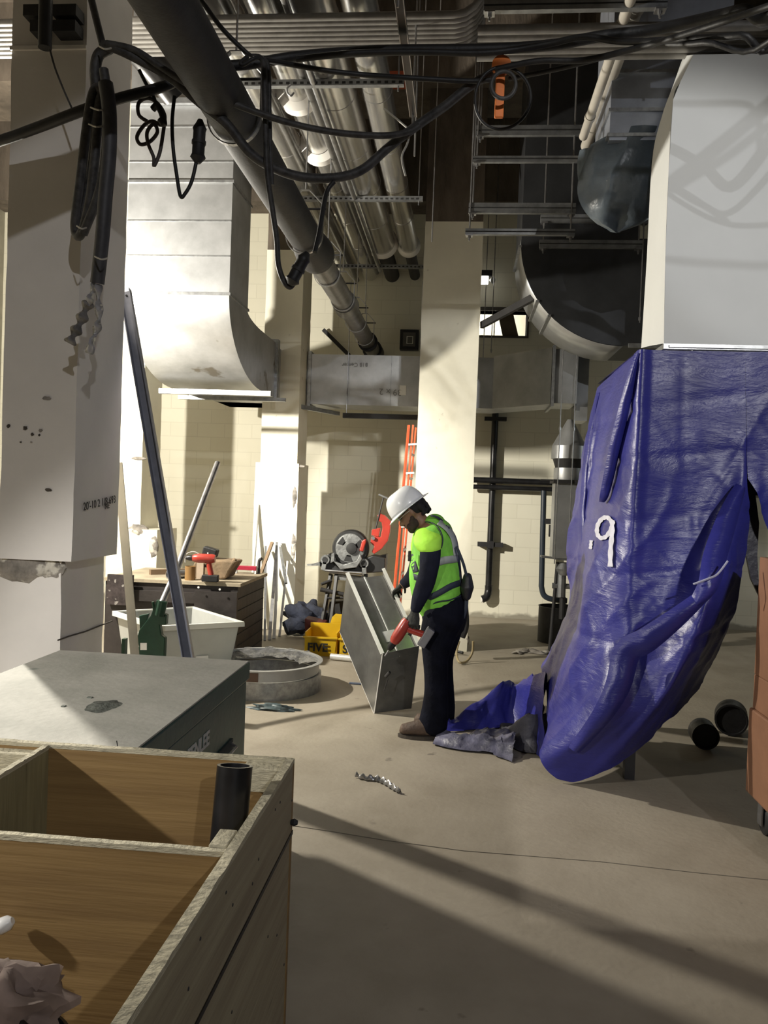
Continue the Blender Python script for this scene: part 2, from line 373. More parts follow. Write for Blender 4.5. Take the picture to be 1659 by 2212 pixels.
# angled right-hand section coming forward
P = [(.35,10.0),(.98,9.35),(1.0,9.95),(.35,10.6)]
b = MB(); b.prism([(x,y,z0) for x,y in P], (0,0,z1-z0+.02)); b.build('angled_section', galv, t)
b = MB(); b.box((1.02,9.33,z0+.01),(1.27,9.95,z1)); b.build('end_section', galv, t)
for lo,hi in (((.985,9.30,z0-.03),(1.015,10.0,z1+.04)),((-1.94,9.97,z0-.03),(-1.90,10.63,z1+.03))): MB().box(lo,hi).build('flange', galv_seam, t)
for x in (-1.42,-.90,-.45,-.05): MB().box((x-.004,9.994,z0),(x+.004,10.0,z1)).build('standing_seam', galv_seam, t)
text_part("39 x 2", .11, Y(868,842,9.99), (-1,0,.03), (0,0,-1), mat('pencil', (.22,.22,.22), .7), t, 'handwritten_mark')
text_part("818 Center", .07, Y(795,784,9.99), (-1,0,-.02), (0,0,-1), MATS['pencil'], t, 'handwritten_mark')
p = Y(870,843,9.985); MB().box((p.x-.04,9.988,p.z-.06),(p.x+.04,9.994,p.z+.06)).build('paper_tag', white, t)
t2 = thing('duct_support_strut', 'dark strut under the long wall duct between the two columns', 'strut', (-.9,10.2,2.6))
b = MB(); b.box((-1.48,9.95,2.60),(-.3,10.02,2.66)); b.build('channel', iron, t2)
for x in (-1.44,-.55): MB().tube([(x,9.985,2.66),(x,9.985,4.3)], .006).build('rod', steel, t2)
t2 = thing('duct_support_strut', 'slotted strut below the left end of the long wall duct', 'strut', (-1.95,9.9,2.65))
b = MB(); b.bar((-2.0,9.7,2.70),(-1.62,10.5,2.70),.05,.05); b.build('channel', strutm, t2)
t2 = thing('duct_support_strut', 'pale strut under the outlet of the big elbow duct', 'strut', (-2.5,9.0,2.66))
b = MB(); b.box((-3.24,9.0,2.675),(-2.0,9.05,2.715)); b.build('channel', strutm, t2)
# vertical duct between rods, right end
t = thing('vertical_duct', 'narrow vertical duct section behind the hanger rods at right', 'duct', (1.28,9.6,3))
MB().box((1.29,9.5,2.6),(1.42,9.9,3.45)).build('section', galv, t)

# --- large curved elbow, dark cheek
t = thing('curved_duct', 'very large dark curved duct sweeping down to the right under the ceiling', 'duct', (1.4,8.2,3.2))
cx, cz, R1 = Y(1355,520,7.9).x, Y(1355,520,7.9).z, .99
yc0, yc1 = 7.9, 8.75
dk = mat('shaded_galvanised', (.085,.088,.095), .42, .75, .15, 3, .04, 8)  # galvanised copy darkened, shade on the cheek put into its colour
b = MB(); arc = [(cx-R1*math.cos(a), cz-R1*math.sin(a)) for a in [PI/2*i/20 for i in range(21)]]
outer = [(cx-R1, 6.04)]+arc+[(3.6, cz-R1)]
inner = [(3.6, cz+.02),(cx+.1,cz+.02),(cx+.1,6.04)]
poly = outer+inner
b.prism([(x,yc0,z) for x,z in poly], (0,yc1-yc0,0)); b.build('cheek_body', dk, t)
b = MB(); b.grid([[(x-.004*0,yc0+.01,z),(x,yc1,z)] for x,z in [(cx-(R1+.006)*math.cos(a), cz-(R1+.006)*math.sin(a)) for a in [PI/2*i/20 for i in range(21)]]]); b.build('rim_wrapper', galv, t, smooth=40, solid=.003)
for a in (.06,.62,.80):
    b = MB()
    p = Vector((cx-(R1+.012)*math.cos(a), 0, cz-(R1+.012)*math.sin(a)))
    b.bar((p.x,yc0-.01,p.z),(p.x,yc1+.01,p.z),.03,.02); b.build('flange', galv_seam, t)
b = MB(); b.box((cx+.05,yc0-.03,cz-R1-.02),(3.6,yc0,cz-R1+.02)); b.build('bottom_flange', galv_seam, t)
b = MB(); b.bar((cx-R1-.33,yc1+.1,cz-.62),(cx-R1+.18,yc0+.1,cz-.50),.04,.07); b.build('brace', iron, t)

# --- vent cone and body with stand behind the rods
cxv, cyv = 1.165, 9.0
t = thing('conical_vent', 'silver round vent with cone top behind the hanger rods by the blue tarp', 'vent', (cxv,cyv,1.2))
b = MB(); b.lathe([(.03,2.56),(.185,2.27),(.19,2.13),(.175,2.125)], (cxv,cyv,0), n=18); b.build('cone', galv, t, smooth=25)
b = MB(); b.lathe([(.17,2.125),(.14,2.03)], (cxv,cyv,0), n=18); b.build('throat', iron, t, smooth=25)
b = MB(); b.lathe([(.155,2.03),(.155,1.93),(.15,1.90)], (cxv,cyv,0), n=18); b.build('collar', galv, t, smooth=25)
b = MB(); b.box((cxv-.17,cyv-.16,1.86),(cxv+.2,cyv+.2,1.90)); b.box((cxv-.30,cyv-.1,1.885),(cxv-.1,cyv-.08,1.90)); b.build('shelf_plate', iron, t)
b = MB(); b.box((cxv-.145,cyv-.12,1.05),(cxv+.16,cyv+.16,1.86)); b.build('body', galv, t)
b = MB(); b.bar((cxv-.26,cyv-.05,1.06),(cxv+.2,cyv-.05,1.02),.12,.02); b.lathe([(.06,.86),(.09,.93),(.05,1.0)], (cxv,cyv,0)); b.tube([(cxv-.02,cyv,.9),(cxv-.02,cyv,.62)], .05); b.tube([(cxv-.12,cyv,.74),(cxv+.1,cyv,.74)], .03); b.build('valve_assembly', strutm, t)
b = MB()
for dx in (-.12,.16): b.tube([(cxv+dx*.6,cyv,1.0),(cxv+dx,cyv,.0)], .02)
b.tube([(cxv,cyv,.62),(cxv,cyv,.38)], .035); b.build('stand', iron, t)
t = thing('black_drum', 'short black open drum on the floor against the wall right of the worker', 'drum', (1.1,9.55,0))
b = MB(); b.lathe([(.235,0),(.235,.42)], (1.22,9.75,0), n=32, cap=False); b.lathe([(.225,.02),(.225,.42)], (1.22,9.75,0), n=32, cap=False); b.annulus((1.22,9.75,.42),(0,0,1),.24,.222,32); b.lathe([(.23,0),(.23,.02)],(1.22,9.75,0),n=32); b.build('shell', blk, t, smooth=30)

# --- white wrapped duct at right
t = thing('white_wrapped_duct', 'big white-wrapped duct standing on the tarp-covered unit at right', 'duct', (2,5.5,2.6))
wrap = mat('white_wrap', (.66,.67,.66), .55, 0, .03, 2, .15, 3); wrapw = wrap
yf = 4.9
F = [Y(1434,742,yf), Y(1437,560,yf), Y(1444,374,yf), Y(1454,216,yf), Y(1470,176,yf), Y(1498,118,yf)]
Bk = [Y(1385,752,5.55), Y(1397,560,5.55), Y(1408,354,5.55), Y(1424,270,5.6), Y(1452,190,5.6), Y(1476,122,5.6)]
xr = 2.75
b = MB()
b.prism(F+[Vector((xr,yf,F[-1].z-.0)), Vector((xr,yf,F[0].z))], (0,.02,0)); b.build('front_face', wrap, t)
b = MB(); b.grid([spl([f,(f+k)/2+Vector((-.012,0,0)),k],4) for f,k in zip(spl(F,4),spl(Bk,4))]); b.build('left_face', wrap, t, smooth=50)
b = MB(); zt = F[-1].z; b.box((F[-1].x,yf+.02,zt-.02),(xr,5.6,zt)); b.box((xr-.02,yf+.02,F[0].z),(xr,5.6,zt)); b.box((Bk[-1].x+.14,5.58,F[0].z),(xr,5.6,zt)); b.build('shell', wrap, t)
b = MB(); z = F[0].z-.03; b.box((F[0].x,yf+.0,z),(xr,yf+.03,z+.03)); b.box((F[0].x-.0,yf+.03,z),(F[0].x+.03,5.55,z+.03)); b.box((F[0].x+.03,yf-.012,z+.008),(xr,yf,z+.022)); b.build('flange', galv_seam, t)
b = MB(); b.box((F[0].x+.06,yf+.05,2.55),(xr-.05,5.5,z)); b.build('canvas_connector', mat('connector', (.5,.52,.55),.3,.6,.1,6,.1,10), t)
# --- silver duct with plastic bag over its open end
t = thing('bagged_duct', 'galvanised duct with blue-grey plastic bagged over its open end near the ceiling', 'duct', (1.2,5.8,4.2))
b = MB(); b.box((.93,5.75,4.17),(1.72,6.4,5.6)); b.build('section', mat('blue_galvanised', (.42,.45,.52), .4, .7, .15, 4, .05, 8), t)
for z in (4.36,4.19,4.62): MB().box((.915,5.73,z),(1.73,6.42,z+.022)).build('flange', galv_seam, t)
b = MB(); G = []
for i in range(15):
    u = i/14; row = []
    for j in range(29):
        a = 2*PI*j/28; rx = .36*math.sqrt(max(0,1-u**2.6)); ry = .3*math.sqrt(max(0,1-u**2.6))
        k = 1+.07*math.sin(7*a+u*5)+.05*math.sin(13*a+3*u)
        row.append((1.16-.10*u+rx*math.cos(a)*k, 6.05+ry*math.sin(a)*k, 4.24-.58*u+.03*math.sin(3*a)))
    G.append(row)
b.grid(G); b.build('plastic_bag', mat('blue_plastic', (.10,.125,.15), .32, 0, .2, 5, .4, 12), t, smooth=60)
# ================================================================= PIPES
def conduit_ends(): pass
t = thing('black_drain_pipe', 'thick black cast-iron pipe running under the ceiling from the top left into the wall', 'pipe', (-1.24,5,3.6))
px_, pz_ = -1.24, 3.6
MB().tube([(px_,y,pz_) for y in (.8,6.6)], .122, 28).build('barrel', iron, t, smooth=40)
irong = mat('grey_iron', (.20,.195,.185), .38, .6, .2, 9, .08, 40)
MB().tube([(px_,y,pz_) for y in (6.55,8.35)], .105, 28).build('grey_barrel', irong, t, smooth=40)
MB().tube([(px_,y,pz_) for y in (8.3,WY)], .098, 28).build('grey_barrel', irong, t, smooth=40)
MB().lathe([(.122,0),(.15,.03),(.155,.12),(.14,.3),(.122,.42)], (px_,6.60,pz_), (0,-1,0)).build('hub', iron, t, smooth=40)
MB().lathe([(.105,0),(.13,.02),(.13,.14),(.12,.26)], (px_,8.38,pz_), (0,-1,0)).build('hub', irong, t, smooth=40)
MB().lathe([(.11,0),(.125,.0),(.125,.05),(.11,.05)], (px_,10.3,pz_), (0,-1,0)).build('hub', iron, t, smooth=40)
MB().lathe([(.13,0),(.13,.3)], (px_,WY-.6,pz_), (0,1,0)).build('sleeve', iron, t, smooth=40)
def hanger(x, y, z, r, top, label):
    t = thing('clevis_hanger', label, 'pipe hanger', (x,y,z), 'hangers on the black drain pipe')
    pts = [(x-r, y, z+r*1.6)]+[(x-r*math.cos(a), y, z-r*math.sin(a)) for a in [PI*i/16 for i in range(17)]]+[(x+r,y,z+r*1.6)]
    b = MB()
    for p,q in zip(pts,pts[1:]): b.bar(p,q,.03,.006,(0,1,0))
    b.build('yoke', steel, t)
    b = MB(); b.bar((x-r,y,z+r*1.6),(x-.03,y,z+r*2.4),.03,.006,(0,1,0)); b.bar((x+r,y,z+r*1.6),(x+.03,y,z+r*2.4),.03,.006,(0,1,0)); b.bar((x-.03,y,z+r*2.4),(x+.03,y,z+r*2.4),.03,.006,(0,1,0)); b.build('bracket', steel, t)
    b = MB(); b.tube([(x-r-.02,y,z+r*1.4),(x+r+.02,y,z+r*1.4)], .008); b.build('bolt', iron, t)
    b = MB(); b.tube([(x,y,z+r*2.4),(x,y,top)], .006, 6); b.build('rod', steel, t)
for y,l in ((4.15,'silver clevis hanger nearest the camera on the black pipe'),(6.05,'clevis hanger just before the belled joint of the black pipe'),(7.1,'thin clevis hanger right after the belled joint of the pipe'),(8.05,'clevis hanger just before the second pipe joint, over the wall duct'),(9.1,'small clevis hanger on the pipe beyond its second joint'),(9.9,'last clevis hanger before the pipe enters the wall')):
    hanger(px_, y, pz_, .14 if y < 6.5 else .115, 5.0+.3*(y>6), l)
# foil-wrapped insulated pipes
zf = 4.75
foils = [(-1.66,.14,2.2,11.3,None,'leftmost foil-wrapped insulated pipe, partly behind the black pipe'),
         (-1.36,.11,2.2,11.3,[(6.15,.165),(7.1,.17)],'foil-wrapped pipe with two pale round collars'),
         (-1.065,.165,2.2,9.9,'cap','widest foil-wrapped pipe, ending in a pale collar'),
         (-.745,.115,2.2,10.0,'cap','thinner rightmost foil-wrapped pipe, ending in a pale collar')]
for x,r,y0,y1,ex,lab in foils:
    t = thing('insulated_pipe', lab, 'pipe', (x,6,zf), 'foil-wrapped insulated pipes under the ceiling')
    MB().tube([(x,y0+(y1-y0)*i/12,zf) for i in range(13)], r, 28).build('foil_jacket', foil, t, smooth=40)
    for k in range(int((y1-y0)/.92)): MB().tube([(x,y0+.92*k+.3,zf),(x,y0+.92*k+.33,zf)], r+.0035, 28).build('lap_band', foil, t, smooth=40)
    if ex == 'cap':
        MB().lathe([(r,0),(r+.025,.03),(r+.03,.09),(r+.01,.13),(r*.6,.15)], (x,y1-.02,zf), (0,1,0)).build('end_collar', pvc_cap, t, smooth=50)
        MB().tube([(x,y1+.1,zf),(x,WY,zf)], r*.62, 20).build('bare_pipe', iron, t, smooth=40)
    elif ex:
        for yy,rr in ex: MB().lathe([(r,0),(rr,.03),(rr,.12),(r,.15)], (x,yy,zf), (0,1,0)).build('collar', pvc_cap, t, smooth=50)
for x,r,y0,y1,z,lab in ((-1.215,.030,2.2,10.8,4.62,'thin bare steel pipe beside the widest foil-wrapped pipe'),(-1.14,.023,2.2,10.5,4.56,'thinnest steel pipe hung below the foil-wrapped pipes'),(-1.53,.032,2.2,11.2,4.62,'thin steel pipe under the leftmost foil-wrapped pipe')):
    tag(MB().tube([(x,y0,z),(x,y1,z)], r, 14).build('steel_pipe', steel if x>-1.2 else irong, smooth=40), lab, 'pipe', 'thin pipes among the foil-wrapped pipes')
# cross struts carrying the pipes
for y,x0,x1,lab in ((5.72,-1.85,-.50,'nearest slotted cross strut under the foil-wrapped pipes'),(7.95,-1.75,-.47,'middle cross strut under the foil-wrapped pipes'),(10.3,-1.75,-.45,'farthest dark cross strut under the bare pipe ends')):
    t = thing('cross_strut', lab, 'strut', ((x0+x1)/2,y,4.25), 'cross struts under the foil-wrapped pipes')
    z = zf-.165-.025; b = MB(); b.box((x0,y-.022,z-.022),(x1,y+.022,z+.022)); b.build('channel', strutm, t)
    for x in (x0+.04,x1-.04):
        MB().tube([(x,y,z-.06),(x,y,6.9)], .006, 6).build('rod', steel, t)
    b = MB(); 
    for k in range(int((x1-x0)/.05)): b.box((x0+.05*k+.015,y-.0245,z-.012),(x0+.05*k+.04,y-.0215,z+.004))
    b.build('slots', dark, t)
# conduits across the view
for k in range(8):
    y = 4.82+.052*k; xe = -.14; zc = 4.5
    b = MB(); b.tube([(-6.6,y,zc),(-3,y,zc),(xe,y,zc)]+[(xe+.16*math.sin(a),y,zc+.16*(1-math.cos(a))) for a in (.4,.8,1.2,1.57)]+[(xe+.16,y,5.9)], .0215, 10)
    tag(b.build('conduit', mat('emt_conduit', (.30,.29,.275), .5, .45, .15, 10), smooth=40), f'{ORD[k]} of the eight parallel conduits crossing at top left', 'conduit', 'row of parallel conduits at top left')
for k in range(5):
    y = 4.93+.074*k
    tag(MB().tube([(.0,y,4.47),(6.6,y,4.47)], .029, 12).build('conduit', MATS['emt_conduit'], smooth=40), f'{ORD[k]} of the five thicker conduits crossing at top right', 'conduit', 'row of thicker conduits at top right')
t = thing('slotted_channel', 'long dark slotted channel hanging toward the camera above the middle', 'strut', (-.12,4,4.2))
pa, pb = Zp(872,0,3.98), Zp(893,245,3.98)
b = MB(); b.bar((pb.x,1.9,3.98),(pb.x,pb.y,3.98),.038,.042); b.build('channel', blkpipe, t)
b = MB(); b.bar((pb.x-.02,1.9,3.96),(pb.x-.02,pb.y,3.96),.004,.006); b.bar((pb.x+.02,1.9,3.96),(pb.x+.02,pb.y,3.96),.004,.006); b.build('lip', steel, t)
MB().tube([(pb.x,pb.y-.03,3.84),(pb.x,pb.y-.03,6.9)], .006,6).build('rod', steel, t)
MB().tube([(pb.x,pb.y-1.2,3.9),(pb.x,pb.y-1.2,6.9)], .006,6).build('rod', steel, t)
for i,(x,y,z,zz,l) in enumerate(((-.40,5.6,4.0,6.4,'thin threaded rod hanging just left of the bare column top'),(-.36,7.8,4.1,6.9,'thin rod hanging in front of the bare column top'))):
    tag(MB().tube([(x,y,z),(x,y,zz)], .006, 6).build('threaded_rod', steel), l, 'rod')
# trapezes at right
def trapeze(x0, x1, y, z, h, label, rods=(1,1), zt=6.9, zb=None):
    t = thing('trapeze_hanger', label, 'pipe support', ((x0+x1)/2,y,z), 'trapeze struts right of the middle column')
    b = MB(); b.box((x0,y-.02,z-h/2),(x1,y+.02,z+h/2)); b.build('channel', strutm, t)
    b = MB(); b.box((x0,y-.0225,z-.004),(x1,y-.0195,z+.004)); 
    b.build('seam', dark, t)
    for x,f in zip((x0+.035,x1-.035),rods):
        if f:
            MB().tube([(x,y,z-h/2-.05),(x,y,zt)], .007, 6).build('rod', steel, t)
            b = MB(); b.box((x-.03,y-.03,z-h/2-.012),(x+.03,y+.03,z-h/2)); b.lathe([(.013,0),(.013,.018)], (x,y,z-h/2-.03), n=6); b.build('washer', steel, t)
Yt = 7.0
trapeze(.02,1.15,Yt,Y(1180,283,Yt).z,.085,'doubled strut trapeze just under the hanging cable coil')
trapeze(.0,1.14,Yt-.02,Y(1180,347,Yt).z,.05,'single strut trapeze second from the top beside the bare column top')
trapeze(-.02,.88,Yt+.02,Y(1130,449,Yt).z,.085,'doubled strut trapeze third down beside the painted column top')
trapeze(-.04,.88,Yt,Y(1130,502,Yt).z,.05,'lowest bright strut trapeze, just in front of the cream column')
Yu = 7.6
trapeze(Y(1168,470,Yu).x,Y(1400,472,Yu).x,Yu,Y(1300,473,Yu).z,.07,'trapeze strut just above the big curved duct')
trapeze(Y(1165,527,Yu).x,Y(1388,527,Yu).x,Yu,Y(1280,528,Yu).z,.07,'trapeze strut crossing the top of the curved duct')
trapeze(Y(1045,14,4.75).x,Y(1440,14,4.75).x,4.75,Y(1240,12,4.75).z,.06,'nearest trapeze strut at the very top of the view',zt=6.9)
# pale hanging rods that reach down to the vent
for x,y,zb,zt,l in ((1.03,8.75,1.0,6.4,'left of the two long thin rods hanging down to the cone-topped vent'),(1.17,8.72,.95,6.4,'right of the two long thin rods hanging down to the cone-topped vent'),(1.55,7.5,3.3,6.9,'thin rod in front of the curved duct near the white duct'),(.34,10.9,3.6,6.9,'thin rod in front of the wall opening beside the column')):
    t = thing('hanger_rod', l, 'rod', (x,y,zb), 'long hanging rods')
    MB().tube([(x,y,zb),(x,y,zt)], .006, 6).build('rod', steel, t)
    MB().lathe([(.013,0),(.013,.03)], (x,y,zb+.02 if zb > 1.2 else 2.42), n=6).build('nut', steel, t)
# two beige pipes running back, upper right
for (xa,ya,za,r,l) in ((.845,6.45,4.5,.033,'front one of the two beige pipes slanting through the upper right'),(.93,6.9,4.62,.045,'rear thicker one of the two beige pipes slanting through the upper right')):
    t = thing('beige_pipe', l, 'pipe', (xa,5,za), 'beige pipes at upper right')
    MB().tube([(xa,2,za),(xa,ya,za)], r, 16).build('pipe', mat('beige_pipe', (.46,.43,.38), .5, 0, .08, 6), t, smooth=40)
    b = MB(); b.tube([(xa,4.95,za),(xa,5.0,za)], r+.008, 16); b.tube([(xa,ya-.35,za),(xa,ya-.30,za)], r+.006, 16); b.build('coupling', MATS['beige_pipe'], t, smooth=40)
# pipes fixed on the back wall, right of the column
yw = WY-.10
t = thing('wall_pipe', 'upright dark pipe on the right part of the back wall ending in an elbow', 'pipe', (.445,yw,1.5), 'dark pipes on the back wall')
MB().tube([(.445,yw,.40),(.445,yw,2.86)], .045, 16).build('pipe', blkpipe, t, smooth=40)
MB().tube(spl([(.445,yw,.46),(.445,yw,.38),(.42,yw-.03,.30),(.36,yw-.04,.27)],5), .052, 16).build('elbow', blkpipe, t, smooth=40)
MB().tube([(.36,yw-.04,.27),(.35,yw-.042,.27)], .045,16).build('end_cap', pvc_cap, t, smooth=40)
b = MB(); b.box((.27,yw-.06,1.00),(.62,yw+.06,1.06)); b.box((.40,yw-.08,.98),(.49,yw-.05,1.08)); b.build('clamp', iron, t)
MB().box((.30,yw-.06,2.74),(.6,yw+.06,2.79)).build('clamp', iron, t)
t = thing('wall_pipe', 'horizontal dark pipe pair across the back wall right of the column', 'pipe', (.7,yw,1.9), 'dark pipes on the back wall')
MB().tube([(.10,yw-.1,1.915),(1.30,yw-.1,1.915)], .04, 16).build('pipe', blkpipe, t, smooth=40)
MB().tube([(.10,yw-.1,1.82),(1.30,yw-.1,1.82)], .033, 16).build('pipe', blkpipe, t, smooth=40)
t = thing('wall_pipe', 'dark upright pipe with a bottom bend beside the cone-topped vent', 'pipe', (1.12,yw,1), 'dark pipes on the back wall')
MB().tube([(1.13,yw-.16,1.80),(1.15,yw-.16,.55)]+spl([(1.15,yw-.16,.5),(1.19,yw-.16,.38),(1.30,yw-.16,.33),(1.5,yw-.16,.32)],5), .038, 16).build('pipe', mat('blue_black_pipe', (.03,.04,.055), .35), t, smooth=40)
b = MB(); b.box((1.14,yw-.19,1.35),(1.4,yw-.13,1.42)); b.box((1.22,yw-.2,1.18),(1.33,yw-.12,1.34)); b.build('bracket', iron, t)
# things on the wall
p = Y(885,737,WY); t = thing('junction_box', 'dark square electrical box on the wall above the long duct, left of the column', 'box', (p.x,WY-.05,p.z))
MB().box((p.x-.13,WY-.12,p.z-.14),(p.x+.13,WY,p.z+.14)).build('case', iron, t, bevel=.006)
MB().box((p.x-.085,WY-.135,p.z-.095),(p.x+.085,WY-.12,p.z+.095)).build('cover', mat('dim_steel', (.12,.115,.10), .5, .4), t)
b = MB()
for q in (((-.045,-.05),(-.035,.05)),((.035,-.05),(.045,.05)),((-.045,.045),(.045,.052)),((-.045,-.052),(.045,-.045))): b.box((p.x+.01+q[0][0],WY-.14,p.z-.01+q[0][1]),(p.x+.01+q[1][0],WY-.135,p.z-.01+q[1][1]))
b.build('bright_trim', mat('trim_bright', (.8,.78,.7), .4), t)
p = Y(1047,604,11.1); t = thing('emergency_light', 'small lit white emergency light high on the wall right of the column', 'light', (p.x,11.1,p.z))
MB().box((p.x-.09,11.05,p.z-.06),(p.x+.05,11.13,p.z+.04)).build('lit_lens', mat('lit_lens', (.9,.9,.85), .4, emit=((1,.98,.9), 3.2)), t, bevel=.008)
MB().box((p.x-.06,11.06,p.z+.04),(p.x+.1,11.12,p.z+.12)).build('bracket', iron, t)
MB().lathe([(.012,0),(.045,.06)], (p.x+.07,11.08,p.z-.01), (.6,-.6,-.2), n=16).build('lamp_head', white, t, smooth=40)
MB().tube([(p.x+.02,11.09,p.z-1.15),(p.x+.02,11.09,6.4)], .006, 6).build('stem', steel, t)
p = Y(1075,700,12.6)
t = thing('tube_light_fixture', 'bright tube light hanging in the room seen through the wall opening', 'light', (p.x,12.6,p.z))
MB().box((p.x-.35,12.55,4.12),(p.x+.7,12.62,4.16)).build('tray', white, t)
MB().tube([(p.x-.33,12.58,4.10),(p.x+.68,12.58,4.10)], .03, 12).build('lit_tube', mat('lit_tube', (1,1,1), .4, emit=((1,.98,.92), 5)), t)
MB().tube([(p.x-.05,12.58,4.16),(p.x-.05,12.58,6.9)], .012, 6).build('stem', steel, t)
MB().tube([(p.x+.5,12.58,4.16),(p.x+.5,12.58,6.9)], .012, 6).build('stem', steel, t)
p0, p1, p2, p3 = Y(1075,672,11.5), Y(1108,672,11.5), Y(1120,730,11.5), Y(1086,730,11.5)
p2.z = p3.z = wz0+.001; p0.z = p1.z = wz1-.004
tag(MB().quad(p3,p2,p1,p0,.03).build('leaning_board', mat('brown_board', (.13,.10,.06), .8)), 'brown board leaning inside the small wall opening high up', 'board')
b = MB(); b.bar((-2.0,WY-.1,3.95),(-1.62,WY-.06,3.60),.05,.05)
tag(b.build('steel_angle', iron), 'dark steel angle slanting on the wall above the left end of the long duct', 'bracket')

t = thing('black_pipe_elbow', 'black pipe stub behind the thick black pipe, beside the top of the left column', 'pipe', tuple(Y(330,140,5.4)))
MB().tube([Y(280,92,5.4),Y(280,92,5.4)+Vector((0,0,1.9))], .008, 6).build('rod', steel, t)
MB().tube(spl([Y(240,60,5.35),Y(290,98,5.4),Y(330,140,5.45),Y(380,205,5.6)],5), .105, 20).build('barrel', blkpipe, t, smooth=40)

L5 = Vector((.2, -1.6, 4.3))
def toward(px, py, t=.6): s_ = Y(px, py, 4.9); return L5+(s_-L5)*t
MB_ = [toward(1380,222), toward(1500,224), toward(1600,224), toward(1628,238), toward(1640,270), toward(1642,345)]
tag(MB().tube([toward(1100,219)]+spl(MB_,5), .0125, 10).build('conduit', MATS['emt_conduit'], smooth=40), 'bent conduit above the camera whose shadow falls on the white wrapped duct', 'conduit')
# ================================================================= FOREGROUND CRATE AND BOXES
def plywood(name, col, col2, ax):
    st = {'x': (.35,4,7), 'y': (5,.35,7), 'z': (5,5,.5)}[ax]
    return mat(name, col, .7, 0, .2, 3.2, .15, 10, col2=col2, stretch=st, spots=(6,.70,tuple(c*.55 for c in col)))
ply_in = plywood('plywood_inner', (.27,.17,.062), (.20,.12,.042), 'x')
ply_out = plywood('plywood_outer', (.33,.29,.19), (.24,.20,.13), 'y')
ply_edge = mat('plywood_edge', (.58,.53,.38), .85, 0, .2, 30, .4, 60, stretch=(1,1,6))
ZC = .88
t = thing('plywood_crate', 'large open plywood crate with dividers in the bottom left foreground', 'crate', (-1.2,1.4,0))
def panel(nm, lo, hi, m, edge=True):
    MB().box(lo, (hi[0],hi[1],hi[2]-.012)).build(nm, m, t)
    x0,y0,x1,y1 = lo[0],lo[1],hi[0],hi[1]; long_x = (x1-x0) > (y1-y0); n = 70; b = MB(); G1=[]; G2=[]
    for i in range(n+1):
        u = i/n; j = .0035*noise.noise(Vector((u*40, x0*9, y0*7)))
        if long_x: G1.append([(x0+(x1-x0)*u,y0-.0006,hi[2]-.0125),(x0+(x1-x0)*u,y0+j*.5,hi[2]+j),(x0+(x1-x0)*u,y1-j*.5,hi[2]+j*.7),(x0+(x1-x0)*u,y1+.0006,hi[2]-.0125)])
        else: G1.append([(x0-.0006,y0+(y1-y0)*u,hi[2]-.0125),(x0+j*.5,y0+(y1-y0)*u,hi[2]+j),(x1-j*.5,y0+(y1-y0)*u,hi[2]+j*.7),(x1+.0006,y0+(y1-y0)*u,hi[2]-.0125)])
    b.grid(G1).add(G1[0],[(0,1,2,3)]).add(G1[-1],[(0,1,2,3)]).build('raw_edge', ply_edge, t)
panel('far_panel', (-2.4,2.35,.02), (-.461,2.372,ZC), ply_in)
panel('right_panel', (-.485,.2,.665), (-.461,2.349,ZC), ply_out)
MB().box((-.487,.2,.02),(-.463,2.349,.655)).build('right_panel_lower', ply_out, t)
panel('cross_divider', (-2.39,1.735,.05), (-.486,1.753,ZC-.004), ply_in)
panel('long_divider', (-1.235,1.754,.05), (-1.217,2.349,ZC-.004), plywood('plywood_divider', (.30,.27,.15), (.20,.18,.10), 'z'))
panel('left_panel', (-2.41,.2,.02), (-2.391,2.349,ZC), ply_in)
panel('near_panel', (-2.41,.18,.02), (-.461,.199,ZC), ply_in)
MB().box((-2.39,.2,.02),(-.488,2.349,.05)).build('bottom', ply_in, t)
MB().box((-.4995,2.30,.72),(-.488,2.35,ZC-.012)).build('corner_block', ply_edge, t)
MB().box((-.60,2.29,.80),(-.488,2.348,ZC-.01)).build('corner_block', ply_edge, t, bevel=.003)
MB().box((-.53,1.755,.1),(-.488,1.845,ZC-.0)).build('corner_post', ply_edge, t, bevel=.003)
MB().box((-1.38,2.30,.70),(-1.24,2.348,ZC-.02)).build('corner_block', ply_edge, t, bevel=.003)
MB().box((-.4605,.2,.652),(-.4585,2.372,.664)).build('steel_strap', blk, t)
MB().lathe([(.008,0),(.011,.01),(.006,.02)], (-.459,2.34,.70), (1,0,0), n=10).build('bolt', iron, t)
b = MB()
for i in range(16):
    y = .6+.115*i; b.lathe([(.0045,0),(.003,.0015)], (-.461,y+.03*math.sin(i*3),.78+.05*math.sin(i*5)), (1,0,0), n=6)
    b.lathe([(.0045,0),(.003,.0015)], (-.463,y,.4+.12*math.sin(i*2)), (1,0,0), n=6)
b.build('nail_heads', iron, t)
b = MB(); b.tube([Y(252,1600,2.3495),Y(254,1612,2.349)], .0015,5); b.build('staple', iron, t)
tag(MB().pipe((-.566,2.09,.945),(-.575,1.93,.10),.047,.039,28).build('pipe_offcut', blkpipe, smooth=40), 'short black pipe standing in the far compartment of the plywood crate', 'pipe')
tag(MB().box((-.745,1.37,.05),(-.635,1.44,.655)).build('wood_block', ply_edge, bevel=.006), 'pale wood block standing in the near compartment of the crate', 'wood block')
tag(MB().pipe(tuple(Y(95,2205,1.40)),tuple(Y(95,2205,1.40)+Vector((-.12,-.1,-.28))),.052,.043,28).build('pipe_offcut', blkpipe, smooth=40), 'dark pipe end at the bottom edge of the crate near compartment', 'pipe')
